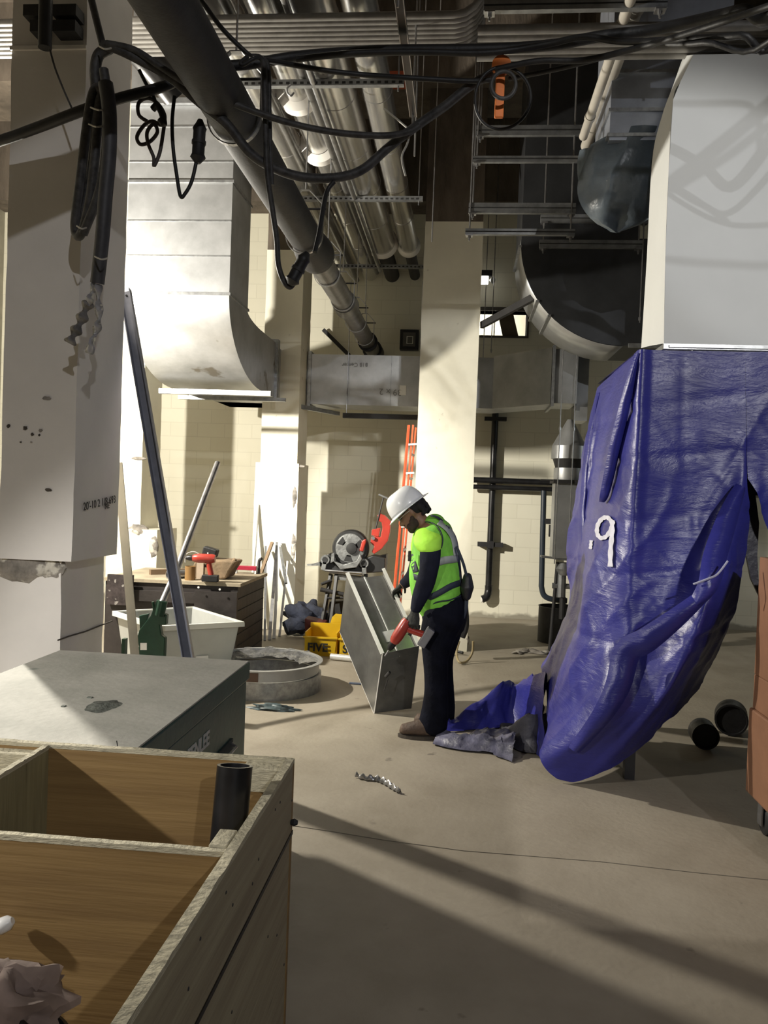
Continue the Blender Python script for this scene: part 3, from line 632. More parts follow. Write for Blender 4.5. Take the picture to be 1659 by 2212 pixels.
def crumple(name, c, r, m, sq, seed, label, cat, z0=.05, amp=.35, f=2.2):
    b = MB(); G = []
    for i in range(19):
        row = []
        for j in range(33):
            th = PI*i/18; ph = 2*PI*j/32; d = Vector((math.sin(th)*math.cos(ph), math.sin(th)*math.sin(ph), math.cos(th)))
            k = 1+amp*noise.noise(d*f+Vector((seed,0,0)))*2+amp*.4*noise.noise(d*f*3+Vector((seed,5,0)))
            row.append((c[0]+d.x*r*sq[0]*k, c[1]+d.y*r*sq[1]*k, max(z0, c[2]+d.z*r*sq[2]*k)))
        G.append(row)
    o = b.grid(G).build(name, m, smooth=55)
    if label: tag(o, label, cat)
    return o
rp = Y(5,2165,1.42)
crumple('rag', tuple(rp), .085, mat('pinkish_rag', (.27,.20,.17), .9, 0, .2, 6), (1.3,.8,.7), 3, 'pinkish grey rag lying in the near compartment of the crate', 'rag')
tag(MB().lathe([(.014,0),(.018,.01),(.016,.03),(.008,.04)], tuple(Y(-8,2005,1.70)), (.8,.1,.4), n=20).build('small_bottle', white, smooth=40), 'small white fitting at the left edge inside the crate', 'fitting').parent = None

# --- green job box
GX0,GX1,GY0,GY1,GZ = -1.985,-1.0,2.42,3.915,.83
gsf = mat('green_steel', (.006,.055,.042), .42, .1, .2, 5, .08, 30, spots=(4,.72,(.01,.03,.025)))
gtop = mat('dusty_green_top', (.50,.49,.44), .75, 0, .14, 2.4, .12, 30, col2=(.33,.33,.29), spots=(5.5,.70,(.22,.25,.22)))
t = thing('green_job_box', 'big green steel job box with dusty lid behind the plywood crate', 'tool chest', (-1.5,3.2,0))
MB().box((GX0+.012,GY0+.012,.10),(GX1-.012,GY1-.012,.735)).build('body', gsf, t, bevel=.008)
MB().box((GX0,GY0,.74),(GX1,GY1,GZ-.006)).build('lid', gsf, t, bevel=.006)
MB().box((GX0+.006,GY0+.006,GZ-.006),(GX1-.006,GY1-.006,GZ)).build('dusty_lid_top', gtop, t)
for y in (GY0+.15,GY1-.25): MB().box((GX0+.05,y,.0),(GX1-.05,y+.09,.10)).build('skid', gsf, t, bevel=.005)
MB().box((GX1-.013,3.44,.28),(GX1-.004,3.66,.52)).build('painted_recess_shade', mat('handle_shadow', (.02,.03,.028), .8), t)  # flat dark plate, the shade of a handle recess as colour
MB().tube([(GX1-.004,3.46,.50),(GX1+.02,3.47,.49),(GX1+.02,3.63,.49),(GX1-.004,3.64,.50)], .007, 8).build('handle', steel, t)
text_part('GREENLEE', 0.085, (GX1-.0115,2.92,.60), (0,1,0), (0,0,1), mat('white_lettering', (.5,.52,.5), .6), t, depth=.0008, bold=.003)
lump = mat('caulk_lump', (.20,.22,.19), .8, 0, .4, 20, .5, 60)
b = MB(); G = []
for i in range(13):
    row = []
    for j in range(25):
        r = i/12; a = 2*PI*j/24; k = 1+.35*noise.noise(Vector((math.cos(a)*1.6,math.sin(a)*1.6,3)))
        x = -1.325+.062*r*k*math.cos(a); y = 2.97+.085*r*k*math.sin(a)
        row.append((x,y,GZ+.0005+(1-r)**1.5*.010*(1+noise.noise(Vector((x*60,y*60,0))))))
    G.append(row)
b.grid(G).build('dried_spill', lump, t, smooth=60)
b = MB(); b.box((-1.435,3.06,GZ),(-1.415,3.075,GZ+.004)); b.box((-1.47,2.92,GZ),(-1.455,2.935,GZ+.004)); b.build('debris', lump, t)

# --- leaning strut and plank
t = thing('leaning_strut', 'long grey steel strut leaning against the big left column behind the job box', 'strut', (-1.46,4.86,0))
B_ = Y(273,630,4.80); C_ = Y(407,1410,4.66); A = C_+(C_-B_)*(C_.z/(B_.z-C_.z)); d = (B_-A).normalized(); s = Vector((1,.15,0)); s = (s-d*s.dot(d)).normalized(); u = d.cross(s)
b = MB(); b.bar(A,B_,.062,.006,s)
for k in (-1,1): b.bar(A+s*.029*k-u*.030,B_+s*.029*k-u*.030,.005,.06,s)
b.build('channel', mat('strut_blue_grey', (.26,.27,.32), .45, .35, .12, 10), t)
b = MB(); b.bar(A+u*.0025+s*.004,B_+u*.0025+s*.004,.005,.002,s); b.build('groove', dark, t)
MB().lathe([(.006,0),(.006,.012)], B_-d*.03-u*.006, -u, n=8).build('hole', dark, t)
B_ = Y(255,1000,4.90); C_ = Y(291,1410,4.80); A = C_+(C_-B_)*(C_.z/(B_.z-C_.z))
tag(MB().bar(A,B_,.052,.012,(1,.1,0)).build('leaning_plank', mat('pale_lath', (.52,.48,.38), .7, 0, .08, 6)), 'flat pale lath leaning behind the big left column', 'plank')

# --- white plastic tub (rotated)
t = thing('white_tub', 'translucent white plastic tub behind the green job box', 'tub', (-2.3,6.6,0))
C4 = [Vector((-1.70,6.42,0)), Vector((-2.25,6.02,0)), Vector((-2.90,6.62,0)), Vector((-2.35,7.1,0))]
cc = sum(C4, Vector())/4
tubm = mat('tub_plastic', (.55,.56,.53), .35, 0, .06, 5, .1, 12, trans=.25); tubm2 = mat('tub_rim', (.72,.72,.66), .3, 0, .05)
Zt = .60
lo4 = [cc+(p-cc)*.74+Vector((0,0,.02)) for p in C4]; hi4 = [cc+(p-cc)*.93+Vector((0,0,Zt-.01)) for p in C4]
b = MB()
for i in range(4):
    a,bq,c_,dq = lo4[i],lo4[(i+1)%4],hi4[(i+1)%4],hi4[i]; b.quad(a,bq,c_,dq,.006)
b.build('walls', tubm, t)
b = MB(); b.prism([p for p in lo4], (0,0,.008)); b.build('base', tubm, t)
b = MB()
for i in range(4):
    a,bq = C4[i]+Vector((0,0,Zt-.01)), C4[(i+1)%4]+Vector((0,0,Zt-.01)); b.prism([a,bq,hi4[(i+1)%4],hi4[i]], (0,0,.01)); b.prism([a,bq,bq-Vector((0,0,.03)),a-Vector((0,0,.03))], (0,0,0.001)+Vector((0,0,0)) if 0 else (.004,.004,0))
b.build('rim', tubm2, t)
m_ = (lo4[0]*.45+hi4[0]*.55); n_ = (lo4[1]*.45+hi4[1]*.55); q = m_*.55+n_*.45+Vector((.006,-.010,-.05)); e = (n_-m_).normalized()
MB().box((-.05,-.002,-.05),(.05,.002,.05)).build('tmp', white)
lab = bpy.data.objects['tmp']; bpy.data.objects.remove(lab)
b = MB(); b.prism([q-e*.05+Vector((0,0,-.05)), q+e*.05+Vector((0,0,-.05)), q+e*.05+Vector((0,0,.05)), q-e*.05+Vector((0,0,.05))], (.003,-.005,0)); b.build('label_sticker', white, t)
# --- green pipe bender with long handle
t = thing('pipe_bender', 'dark green pipe bender with long bright handle tube in front of the white tub', 'pipe bender', (-2.2,5.75,0))
gbd = mat('bender_green', (.008,.05,.03), .4, .2, .2, 8)
yb = 5.72
def P3(pts, y): return [Y(px,py,y) for px,py in pts]
MB().prism(P3([(283,1412),(300,1398),(295,1380),(300,1362),(325,1330),(338,1296),(352,1300),(348,1325),(360,1328),(358,1350),(345,1350),(348,1372),(356,1378),(354,1430),(352,1470),(290,1470)], yb), (0,.05,0)).build('shoe', gbd, t, bevel=.006)
MB().prism(P3([(300,1330),(322,1325),(312,1360),(302,1375)], yb+.06), (0,.03,0)).build('hook', gbd, t, bevel=.006)
MB().tube([Y(345,1330,yb-.01),Y(352,1298,yb-.01)], .035, 14).build('socket', gbd, t, smooth=40)
MB().tube([Y(337,1345,yb+.02), Y(330,1300,yb+.0)], .01, 8).build('pin', gbd, t)
MB().tube([Y(350,1302,yb-.01),Y(384,1225,6.0),Y(470,1000,6.8)], .024, 14).build('handle_tube', steel, t, smooth=40)
b = MB(); b.prism(P3([(303,1389),(317,1389),(317,1404),(303,1404)], yb-.004), (0,.003,0)); b.build('label_sticker', white, t)
b = MB(); b.box(tuple(Y(262,1412,5.7)-Vector((.0,.0,.3))), tuple(Y(276,1378,5.75))); b.build('foot_peg', gbd, t)

# --- dark work chest with tools on top
BX0,BX1,BY0,BY1,BZ = -3.25,-2.02,6.95,8.2,.80
BX0,BX1,BY0,BY1 = -3.3,-1.98,7.2,8.35
t = thing('dark_workbench', 'dark boxy workbench with dusty wooden top behind the white tub', 'workbench', (-2.6,7.7,0))
dkbench = mat('bench_dark', (.045,.038,.036), .55, .2, .25, 4, .2, 14, spots=(9,.70,(.14,.13,.12)))
MB().box((BX0+.02,BY0+.12,.02),(BX1-.03,BY1-.02,.77)).build('body', dkbench, t)
MB().box((BX0,BY0+.1,.77),(BX1,BY1,.80)).build('top', mat('dusty_board', (.40,.34,.24), .8, 0, .2, 5, .2, 30), t)
b = MB()
for k in range(6): b.box((BX1-.032,BY0+.14,.10+.11*k),(BX1-.022,BY1-.04,.105+.11*k))
b.build('plank_gaps', dark, t)
MB().prism([(BX0+.9,BY0+.06,.72),(BX1-.02,BY0+.06,.72),(BX1-.02,BY0+.06,.12),(BX0+.9,BY0+.06,.12)], (0,.04,0)).build('side_plate', dkbench, t)
MB().box((-3.22,7.22,.56),(-2.98,7.26,.84)).build('steel_plate', mat('spotted_plate', (.07,.055,.055), .6, .3, .3, 20, spots=(18,.64,(.3,.28,.26))), t)
for x,z in ((-3.0,.80),(-3.0,.6),(-2.35,.76),(-2.15,.75)): MB().lathe([(.01,0),(.01,.004)], (x,7.219,z), (0,-1,0), n=10).build('bolt_head', white, t)
MB().box((-3.25,7.27,.60),(-2.3,7.31,.70)).build('shelf_lip', dkbench, t)
zt = .80
def onb(px,py): return Zp(px,py,zt)
def drill(name, label, o, dirx, s=1., up_=Vector((0,0,1)), grp=None, bodym=redm, battery=None):
    """cordless drill: o = top of grip, dirx = pointing direction"""
    t = thing(name, label, 'drill', tuple(o), grp); d = Vector(dirx).normalized(); u = (up_-d*up_.dot(d)).normalized(); 
    L = lambda a,b_: o+d*a*s+u*b_*s
    MB().lathe([(.028*s,-.07*s),(.034*s,-.05*s),(.035*s,.05*s),(.03*s,.08*s),(.022*s,.095*s)], o, d, n=20).build('motor_housing', bodym, t, smooth=50)
    MB().lathe([(.022*s,.095*s),(.022*s,.12*s),(.012*s,.145*s)], o, d, n=16).build('chuck', blkpipe, t, smooth=50)
    MB().tube([L(.14,0),L(.19,0)], .004*s, 8).build('bit', steel, t)
    MB().tube(spl([L(-.02,-.01),L(-.03,-.06),L(-.045,-.12)],4), [.021*s]*9, 14).build('grip', bodym, t, smooth=50)
    bt = MB(); sd = d.cross(u)
    bt.bar(L(-.10,-.145),L(.02,-.145),.06*s,.05*s,sd); bt.build('battery', battery or blk, t, bevel=.006*s)
    MB().bar(L(-.002,-.045),L(-.002,-.065),.01*s,.014*s,sd).build('trigger', blk, t)
    return t
p = onb(438,1258); o_ = p+Vector((0,0,.245))
drill('cordless_drill', 'red cordless drill standing among clutter on the dark workbench', Y(444,1211,p.y)+Vector((0,0,.02)), (-1,-.1,0), 1.25)
pb_ = onb(475,1252)
t = thing('tool_bag', 'worn tan open tool bag on the dark workbench', 'bag', tuple(pb_))
bagm = mat('tan_canvas', (.28,.20,.12), .85, 0, .3, 8, .4, 20)
yb0 = 7.55
o1 = [Y(418,1254,yb0),Y(416,1222,yb0),Y(425,1206,yb0),Y(462,1210,yb0),Y(500,1212,yb0),Y(508,1214,yb0),Y(494,1235,yb0),Y(488,1250,yb0),Y(470,1256,yb0)]
for p in o1: p.z = max(p.z, zt)
MB().prism(o1, (0,.30,0)).build('body', bagm, t, bevel=.015)
MB().tube(spl([Y(400,1215,7.6),Y(402,1198,7.6),Y(420,1192,7.6),Y(438,1203,7.6)],6), .006, 8).build('strap', mat('grey_strap', (.35,.34,.32), .7), t)
MB().tube(spl([Y(488,1236,7.6),Y(502,1216,7.62),Y(508,1208,7.64)],4), [.02]*9, 10).build('handle', bagm, t)
MB().box(tuple(Y(424,1250,7.54)),tuple(Y(440,1216,7.545))).build('pale_pocket', mat('pale_leather', (.45,.36,.27), .8), t)
p = Y(455,1194,7.7)
t = thing('black_tool_case', 'black tool part tipped on top of the tan tool bag', 'tool', tuple(p))
MB().box((p.x-.07,p.y-.05,p.z-.03),(p.x+.07,p.y+.05,p.z+.05),R=Matrix.Rotation(.25,3,'Y')).build('body', blk, t, bevel=.012)
MB().lathe([(.007,0),(.007,.004)], (p.x-.01,p.y-.055,p.z-.0), (0,-1,0), n=8).build('screw', white, t)
MB().lathe([(.007,0),(.007,.004)], (p.x+.03,p.y-.055,p.z-.015), (0,-1,0), n=8).build('screw', white, t)
a, c = onb(510,1236), onb(552,1236)
t = thing('red_level', 'short red level lying on the far corner of the dark workbench', 'level', tuple(a))
yq = 8.2
pa_, pc_ = Y(508,1231,yq), Y(553,1229,yq)
MB().box((pa_.x,yq,zt+.035),(pc_.x,yq+.04,zt+.08)).build('body', mat('crimson', (.40,.02,.05), .4), t, bevel=.004)
for x in (pa_.x,pc_.x-.015): MB().box((x,yq,zt),(x+.015,yq+.04,zt+.0349)).build('end_foot', white, t)
p = onb(530,1228)
for px,py,l in ((410,1240,'brown wooden offcut at the left end of the workbench clutter'),):
    q = onb(350,1252); tag(MB().bar((-3.0,7.7,zt+.025),(-2.72,7.95,zt+.025),.05,.05).build('wood_offcut', mat('offcut_brown', (.18,.12,.07), .8)), 'small brown wood offcut on the left of the workbench top', 'wood block')
tag(MB().pipe((-2.72,7.42,zt+.04),(-2.55,7.6,zt+.04),.04,.03,18).build('pipe_fitting', steel, smooth=40), 'grey pipe fitting on the workbench beside the tan bag', 'pipe fitting')
tag(MB().pipe((-2.50,7.42,zt),(-2.50,7.42,zt+.13),.05,.045,20).build('brown_jar', mat('amber', (.28,.16,.06), .4), smooth=40), 'small amber tin on the workbench left of the tan bag', 'tin')
tag(MB().tube(spl([(-2.05,8.25,zt),(-2.05,8.25,zt+.1),(-2.045,8.25,zt+.14),(-2.02,8.24,zt+.16)],4), .016, 10).build('hook_bar', iron, smooth=40), 'small dark hooked bar standing at the back of the workbench', 'tool')
# --- lengths of strut and pipe leaning on the narrow column
for i,(pts,y0,y1,r,m_,l) in enumerate((
    ([(572,1378),(574,1180)],8.8,9.45,.016,strutm,'thin dark steel length, leftmost of those leaning by the workbench end'),
    ([(582,1380),(599,1172)],8.85,9.5,.022,steel,'bright strut crossing behind the others by the narrow column'),
    ([(592,1368),(604,1168)],8.95,9.5,.022,mat('pale_strut', (.62,.62,.58), .5, .2),'pale strut, tallest of those leaning on the narrow column'),
    ([(618,1260),(604,1176)],9.0,9.5,.018,strutm,'short strut slanting right against the narrow column'),
    ([(604,1360),(621,1212)],9.1,9.5,.016,steel,'thin bright length at the right of the leaning bundle'),
    ([(555,1262),(588,1172)],8.9,9.4,.022,mat('brown_rust', (.22,.15,.09), .8),'rusty brown length slanting over the workbench end'))):
    A = Y(*pts[0],y0); B_ = Y(*pts[1],y1)
    if i not in (3,5): A.z = 0
    tag(MB().bar(A,B_,r*1.6,r*1.2).build('leaning_length', m_), l, 'strut', 'steel lengths leaning on the narrow column')
A = Y(541,1250,9.2); B_ = Y(557,1090,9.55)
tag(MB().tube([(A.x,A.y,0),tuple(B_)], .02, 12).build('leaning_conduit', mat('pale_strut', (.62,.62,.58))), 'tall thin pale conduit leaning on the left side of the narrow column', 'conduit')
# --- ring flanges on the floor with plastic
t = thing('ring_flange', 'two stacked round sheet-metal collars wrapped in plastic on the floor', 'duct collar', (-1.62,6.75,0))
rc = (-1.60,6.72)
MB().lathe([(.47,.15),(.47,.235),(.50,.235),(.50,.245),(.46,.245),(.455,.15)], (rc[0],rc[1],0), n=56, cap=False).build('upper_ring', galv, t, smooth=35)
MB().lathe([(.43,.0),(.46,.0),(.46,.145),(.43,.145),(.43,.0)], (rc[0]+.03,rc[1],0), n=56, cap=False).build('lower_ring', galv_seam, t, smooth=35)
p = Y(575,1463,6.25); MB().prism([(rc[0]+.473*math.cos(a),rc[1]+.473*math.sin(a),z) for a,z in ((-1.62,.155),(-1.42,.155),(-1.42,.225),(-1.62,.225))], (.0,-.003,0)).build('brown_label', mat('brown_label', (.12,.07,.045), .6), t)
b = MB(); G = []
for i in range(9):
    row = []
    for j in range(41):
        a = .2+2.6*j/40; r = .30+.20*i/8
        row.append((rc[0]+r*math.cos(a), rc[1]+r*math.sin(a), .242+.022*noise.noise(Vector((a*5,r*14,0)))-.04*(1-i/8)+.004*math.sin(i*1.1)))
    G.append(row)
b.grid(G).build('plastic_wrap', mat('cloudy_plastic', (.13,.13,.13), .25, 0, .3, 12, .5, 30), t, smooth=60)
crumple('plastic_scrap', (-1.35,6.05,.01), .09, mat('teal_scrap', (.10,.14,.15), .4, 0, .3, 20), (1.8,.5,.35), 9, 'crumpled dark teal plastic scrap in front of the round collars', 'plastic scrap', z0=.002)
# --- yellow bins
yel = mat('yellow_plastic', (.72,.46,.015), .45, 0, .08, 4); ink = mat('black_ink', (.02,.02,.02), .6)
def bin_(x0, x1, y0, label, txt, name='yellow_bin', zt=.27):
    t = thing(name, label, 'bin', ((x0+x1)/2,y0+.1,0), 'yellow bins on the floor'); y1 = y0+.34
    b = MB(); b.prism([(x0+.02,y0+.02,0),(x1-.02,y0+.02,0),(x1,y0,.19),(x0,y0,.19)], (0,.012,0)); b.build('front', yel, t)
    b = MB(); b.box((x0,y0+.02,0),(x0+.012,y1,zt-.03)); b.box((x1-.012,y0+.02,0),(x1,y1,zt-.03)); b.build('sides', yel, t)
    MB().box((x0,y1-.012,0),(x1,y1,zt+.02)).build('back', yel, t)
    MB().box((x0+.01,y0+.02,0),(x1-.01,y1-.01,.012)).build('base', yel, t)
    MB().box((x0-.012,y0-.015,.185),(x1+.012,y0+.012,.20)).build('lip', yel, t)
    text_part(txt, .115, (x0+.035,y0+.012-.02,.055), (1,0,0), (0,0,1), ink, t, depth=.001, bold=.004)
    return t
bin_(-1.52,-1.19,8.12, 'yellow bin reading FIVE on the floor under the threading machine', 'FIVE')
bin_(-1.155,-.80,8.10, 'yellow bin with the letters STA, half hidden by the sheet-metal box', 'STAR')
tag(MB().prism([(-1.40,8.5,.0),(-.95,8.5,0),(-.93,8.5,.33),(-1.30,8.5,.35)],(0,.25,0)).build('yellow_tray', yel), 'taller yellow tray behind the two lettered yellow bins', 'bin')
tag(MB().tube([(-1.22,7.98,.035),(-.92,7.92,.035)], .032, 16).build('white_tube_roll', mat('silver_roll', (.75,.75,.72), .3, .3), smooth=40), 'short silvery tube lying in front of the yellow bin', 'tube')
crumple('dark_duffel', (-1.72,9.25,.19), .21, mat('navy_cloth', (.02,.025,.045), .85, 0, .3, 12, .5, 25), (1.15,.7,.85), 4, 'dark navy cloth bundle on the floor beside the threading machine stand', 'bag', z0=.002)
tag(MB().prism([(-1.60,8.62,0),(-1.42,8.62,0),(-1.40,8.62,.26),(-1.62,8.62,.30)],(0,.22,0)).build('maroon_can', mat('maroon', (.09,.015,.012), .5), bevel=.01), 'dark maroon tool box behind the yellow FIVE bin', 'tool box')

# --- red/orange pipe threading machine on its tripod stand
t = thing('threading_machine', 'pipe threading machine with red cutter on a dark stand left of the worker', 'machine', (-1.15,8.9,0))
ym = 8.9; cast = mat('grey_casting', (.22,.225,.22), .5, .4, .25, 14, .2, 40); mk = mat('machine_black', (.025,.025,.025), .5, .2, .2, 14)
pc = Y(757,1184,ym)
MB().lathe([(.19,0),(.205,.02),(.205,.10),(.19,.12)], (pc.x,ym-.02,pc.z), (0,1,0), n=44).build('wheel_housing', mk, t, smooth=40)
MB().lathe([(.165,0),(.16,-.02),(.09,-.03)], (pc.x,ym-.02,pc.z), (0,1,0), n=40).build('chuck_wheel', cast, t, smooth=40)
for k in range(3):
    a = 2.5+k*2.1; MB().prism([(pc.x+r*math.cos(a+w_),ym-.05,pc.z+r*math.sin(a+w_)) for r,w_ in ((.08,-.3),(.15,-.32),(.15,.32),(.08,.3))], (0,.012,0)).build('wheel_cutout', mk, t)
MB().lathe([(.062,0),(.058,-.03),(.03,-.035)], (pc.x+.02,ym-.05,pc.z), (0,1,0), n=20).build('hub', mk, t, smooth=40)
def P(px,py,y=ym): return Y(px,py,y)
MB().prism([P(690,1222),P(692,1206),P(710,1196),P(722,1204),P(735,1206),P(790,1206),P(805,1200),P(832,1206),P(832,1236),P(745,1240),P(700,1234)], (0,.24,0)).build('machine_bed', mk, t, bevel=.012)
b = MB(); b.tube([P(702,1232,ym-.05),P(782,1238,ym-.05)], .014,10); b.tube([P(712,1236,ym-.03),P(782,1242,ym-.03)], .014,10); b.build('rail', steel, t, smooth=40)
for px,py,r in ((702,1209,.05),(786,1217,.05)):
    c = P(px,py,ym-.06); MB().lathe([(r,0),(r,.06)], c, (0,1,0), n=20).build('carriage_bracket', cast, t, smooth=40)
    MB().lathe([(r*.62,-.004),(r*.62,.0)], c, (0,1,0), n=20).build('bore', mk, t)
    MB().bar(c-Vector((0,-.03,.02)), c+Vector((.01 if px>750 else -.02,.03,-.12)), .06,.05).build('bracket_leg', cast, t, bevel=.006)
MB().prism([P(720,1212,ym-.1),P(742,1220,ym-.1),P(770,1212,ym-.1),P(778,1196,ym-.1),P(782,1208,ym-.1),P(770,1226,ym-.1),P(735,1230,ym-.1)], (0,.05,0)).build('die_head', cast, t, bevel=.006)
MB().prism([P(663,1219,ym-.04),P(675,1218,ym-.04),P(690,1214,ym-.04),P(691,1222,ym-.04),P(664,1222,ym-.04)], (0,.04,0)).build('lever', cast, t)
MB().prism([P(716,1196,ym-.08),P(722,1194,ym-.08),P(722,1212,ym-.08),P(714,1216,ym-.08)], (0,.04,0)).build('clamp_jaw', cast, t)
# red pipe cutter (C frame)
ro = [P(815,1113),P(821,1109),P(832,1114),P(844,1126),P(842,1150),P(838,1168),P(824,1186),P(808,1197),P(803,1192),P(808,1180),P(800,1172),P(802,1160),P(812,1158),P(822,1160),P(826,1140),P(824,1128),P(818,1126)]
MB().prism(ro, (0,.05,0)).build('cutter_frame', redm, t, bevel=.006)
MB().prism([P(803,1144,ym-.01),P(822,1140,ym-.01),P(818,1160,ym-.01),P(802,1156,ym-.01)], (0,.07,0)).build('cutter_slide', redm, t, bevel=.006)
MB().tube([P(811,1144),P(829,1072)], .009, 10).build('feed_screw', mk, t, smooth=40)
MB().tube([P(818,1068),P(838,1077)], .012, 10).build('t_handle', cast, t, smooth=40)
MB().lathe([(.02,0),(.02,.02)], P(806,1163,ym-.03), (0,1,0), n=14).build('roller', steel, t, smooth=40)
MB().prism([P(776,1190,ym-.08),P(782,1168,ym-.08),P(790,1164,ym-.08),P(790,1172,ym-.08),P(784,1192,ym-.08)], (0,.05,0)).build('red_lever', redm, t, bevel=.01)
MB().prism([P(800,1206,ym+.1),P(834,1198,ym+.1),P(834,1222,ym+.1),P(800,1232,ym+.1)], (0,.2,0)).build('oil_tray', mk, t)
# stand
st = []
for a,c in ((P(715,1240,ym+.05),(P(698,1350).x-.02,8.75,0)),(P(728,1240,ym+.02),(P(716,1350).x,8.70,0)),(P(790,1240,ym+.05),(P(800,1350).x,8.8,0)),(P(756,1240,ym+.2),(P(750,1350).x,9.25,0))):
    MB().bar(a,c,.03,.045).build('leg', mk, t)
MB().bar(P(722,1246,ym+.03),P(790,1250,ym+.05),.05,.06).build('stand_head', cast, t)
MB().tube([P(692,1273,ym-.05),P(742,1284,ym)], .024, 12).build('stand_bar', iron, t, smooth=40)
MB().tube([P(694,1262,ym-.05),P(716,1254,ym)], .018, 12).build('clamp_screw', iron, t, smooth=40)
MB().tube([P(706,1292,ym-.03),P(742,1291,ym)], .014, 10).build('stand_bar', iron, t, smooth=40)
MB().prism([P(712,1300,ym+.03),P(742,1298,ym+.03),P(742,1360,ym+.03),P(704,1360,ym+.03)], (0,.16,0)).build('foot_pedal_box', mk, t)

# --- orange ladder leaning by the column
t = thing('orange_ladder', 'orange fibreglass ladder standing on edge against the column behind the worker', 'ladder', (-.6,9,0))
om = mat('orange_fibreglass', (.62,.10,.03), .5, 0, .12, 10)
ux = -.565
b0 = Vector((-.80,8.93,0)); b1 = Vector((-.80+ (.015),9.28,0))
top0 = Vector((-.525,9.0,2.45)); 
def lad(o): return (Vector((-.665,8.93,0))+o, Vector((-.545,8.99,2.45))+o)
for o in (Vector((0,0,0)), Vector((.012,.34,0))):
    a,c = lad(o); MB().bar(a,c,.018,.07,(1,.0,0)).build('rail', om, t)
for o in (Vector((-.05,.02,0)),): 
    a,c = lad(o); MB().bar(a,c,.02,.05,(1,.3,0)).build('rear_rail', om, t)
for k in range(8):
    a,c = lad(Vector((0,0,0))); q = a+(c-a)*(.10+.11*k); MB().tube([q,q+Vector((.012,.34,0))], .016, 8).build('rung', steel, t)
for f in (.54,.78,.91):
    a,c = lad(Vector((0,0,0))); q = a+(c-a)*f; MB().bar(q+Vector((-.03,-.045,0)),q+Vector((.06,-.045,.01)),.03,.02).build('white_sticker', white, t)
# --- cord and things on floor by the worker
t = thing('coiled_hose', 'dark strap and loop of hose on the floor right of the worker legs', 'hose', (.1,8.3,0))
MB().tube(spl([Y(1000,1300,8.3),Y(1003,1350,8.3),Y(995,1375,8.3)],5), .05, 10).build('strap', iron, t)
MB().tube(spl([Y(992,1385,8.2),Y(986,1410,8.2),Zp(992,1430,.03),Zp(1008,1428,.03),Y(1020,1410,8.2),Y(1022,1385,8.2)],6), .012, 8).build('loop', mat('brass_hose', (.35,.28,.15), .5), t)
MB().tube(spl([Zp(965,1412,.03),Zp(985,1408,.03),Zp(1000,1410,.03)],4), .015, 8).build('hose', blk, t)
def scrap(name, pts, w, m, label, cat, z=.008):
    P_ = spl([Zp(px,py,z) for px,py in pts], 6); b = MB(); G = []
    for i,p in enumerate(P_):
        tn = (P_[min(i+1,len(P_)-1)]-P_[max(i-1,0)]).normalized(); sd = Vector((-tn.y,tn.x,0)); ww = w*(.4+.6*math.sin(PI*min(1,(i+1)/len(P_)))+.25*math.sin(i*2.1))
        G.append([p-sd*ww+Vector((0,0,0)), p+Vector((0,0,.02+.01*math.sin(i*1.7))), p+sd*ww])
    b.grid(G); return tag(b.build(name, m, solid=.002, smooth=50), label, cat)
scrap('metal_shaving', [(768,1676),(790,1682),(815,1684),(835,1692),(852,1704),(864,1712)], .022, steel, 'curled strip of shiny plastic or metal lying on the open floor', 'scrap')
scrap('rubble', [(1115,1412),(1140,1404),(1165,1410),(1190,1406)], .09, rough_c, 'low rubble of broken mortar on the floor before the black drum', 'rubble')
tag(MB().bar(Zp(780,1477,.01),Zp(755,1475,.01),.03,.01).build('blue_rag_bit', mat('blue_bit', (.12,.15,.22), .7)), 'small blue scrap on the floor left of the sheet-metal box', 'scrap')
# ================================================================= brown gang box at the right edge
t = thing('brown_gang_box', 'brown-orange steel gang box on casters at the right edge of the view', 'tool chest', (2.0,4.4,0))
brn = mat('brown_steel', (.28,.14,.08), .5, .1, .12, 4, .08, 20); brd = mat('brown_inner', (.20,.12,.05), .7)
gx, gy0, gy1 = 1.572, 3.55, 4.45
def bx(lo,hi,m,nm,bev=.006): return MB().box(lo,hi).build(nm,m,t,bevel=bev)
bx((gx+.0,gy0,.17),(3.0,gy1,.62),brn,'body',.012)
bx((gx+.012,gy0+.02,.62),(2.98,gy1-.02,.80),brn,'upper_body')
bx((gx+.012,gy0+.02,.80),(gx+.032,gy1-.02,1.42),brn,'lid_edge')
bx((gx+.032,gy1-.04,.80),(2.9,gy1-.02,1.42),brd,'open_lid')
bx((gx+.03,gy0+.0,.665),(gx+.05,gy0+.02,.70),blk,'latch')
bx((gx-.004,gy0+.3,.66),(gx+.01,gy0+.4,.72),blk,'latch_slot')
MB().prism([(gx+.03,gy0+.05,.17),(gx+.03,gy0+.17,.17),(gx+.03,gy0+.17,.10),(gx+.03,gy0+.05,.05)], (.14,0,0)).build('caster_bracket', white, t)
for y in (gy0+.10, gy1-.15):
    MB().lathe([(.06,0),(.075,.008),(.075,.037),(.06,.045)], (gx+.04,y,.075), (1,0,0), n=28).build('caster_wheel', blk, t, smooth=40)
    b = MB(); b.box((gx+.025,y-.03,.05),(gx+.033,y+.03,.17)); b.build('caster_fork', steel, t)
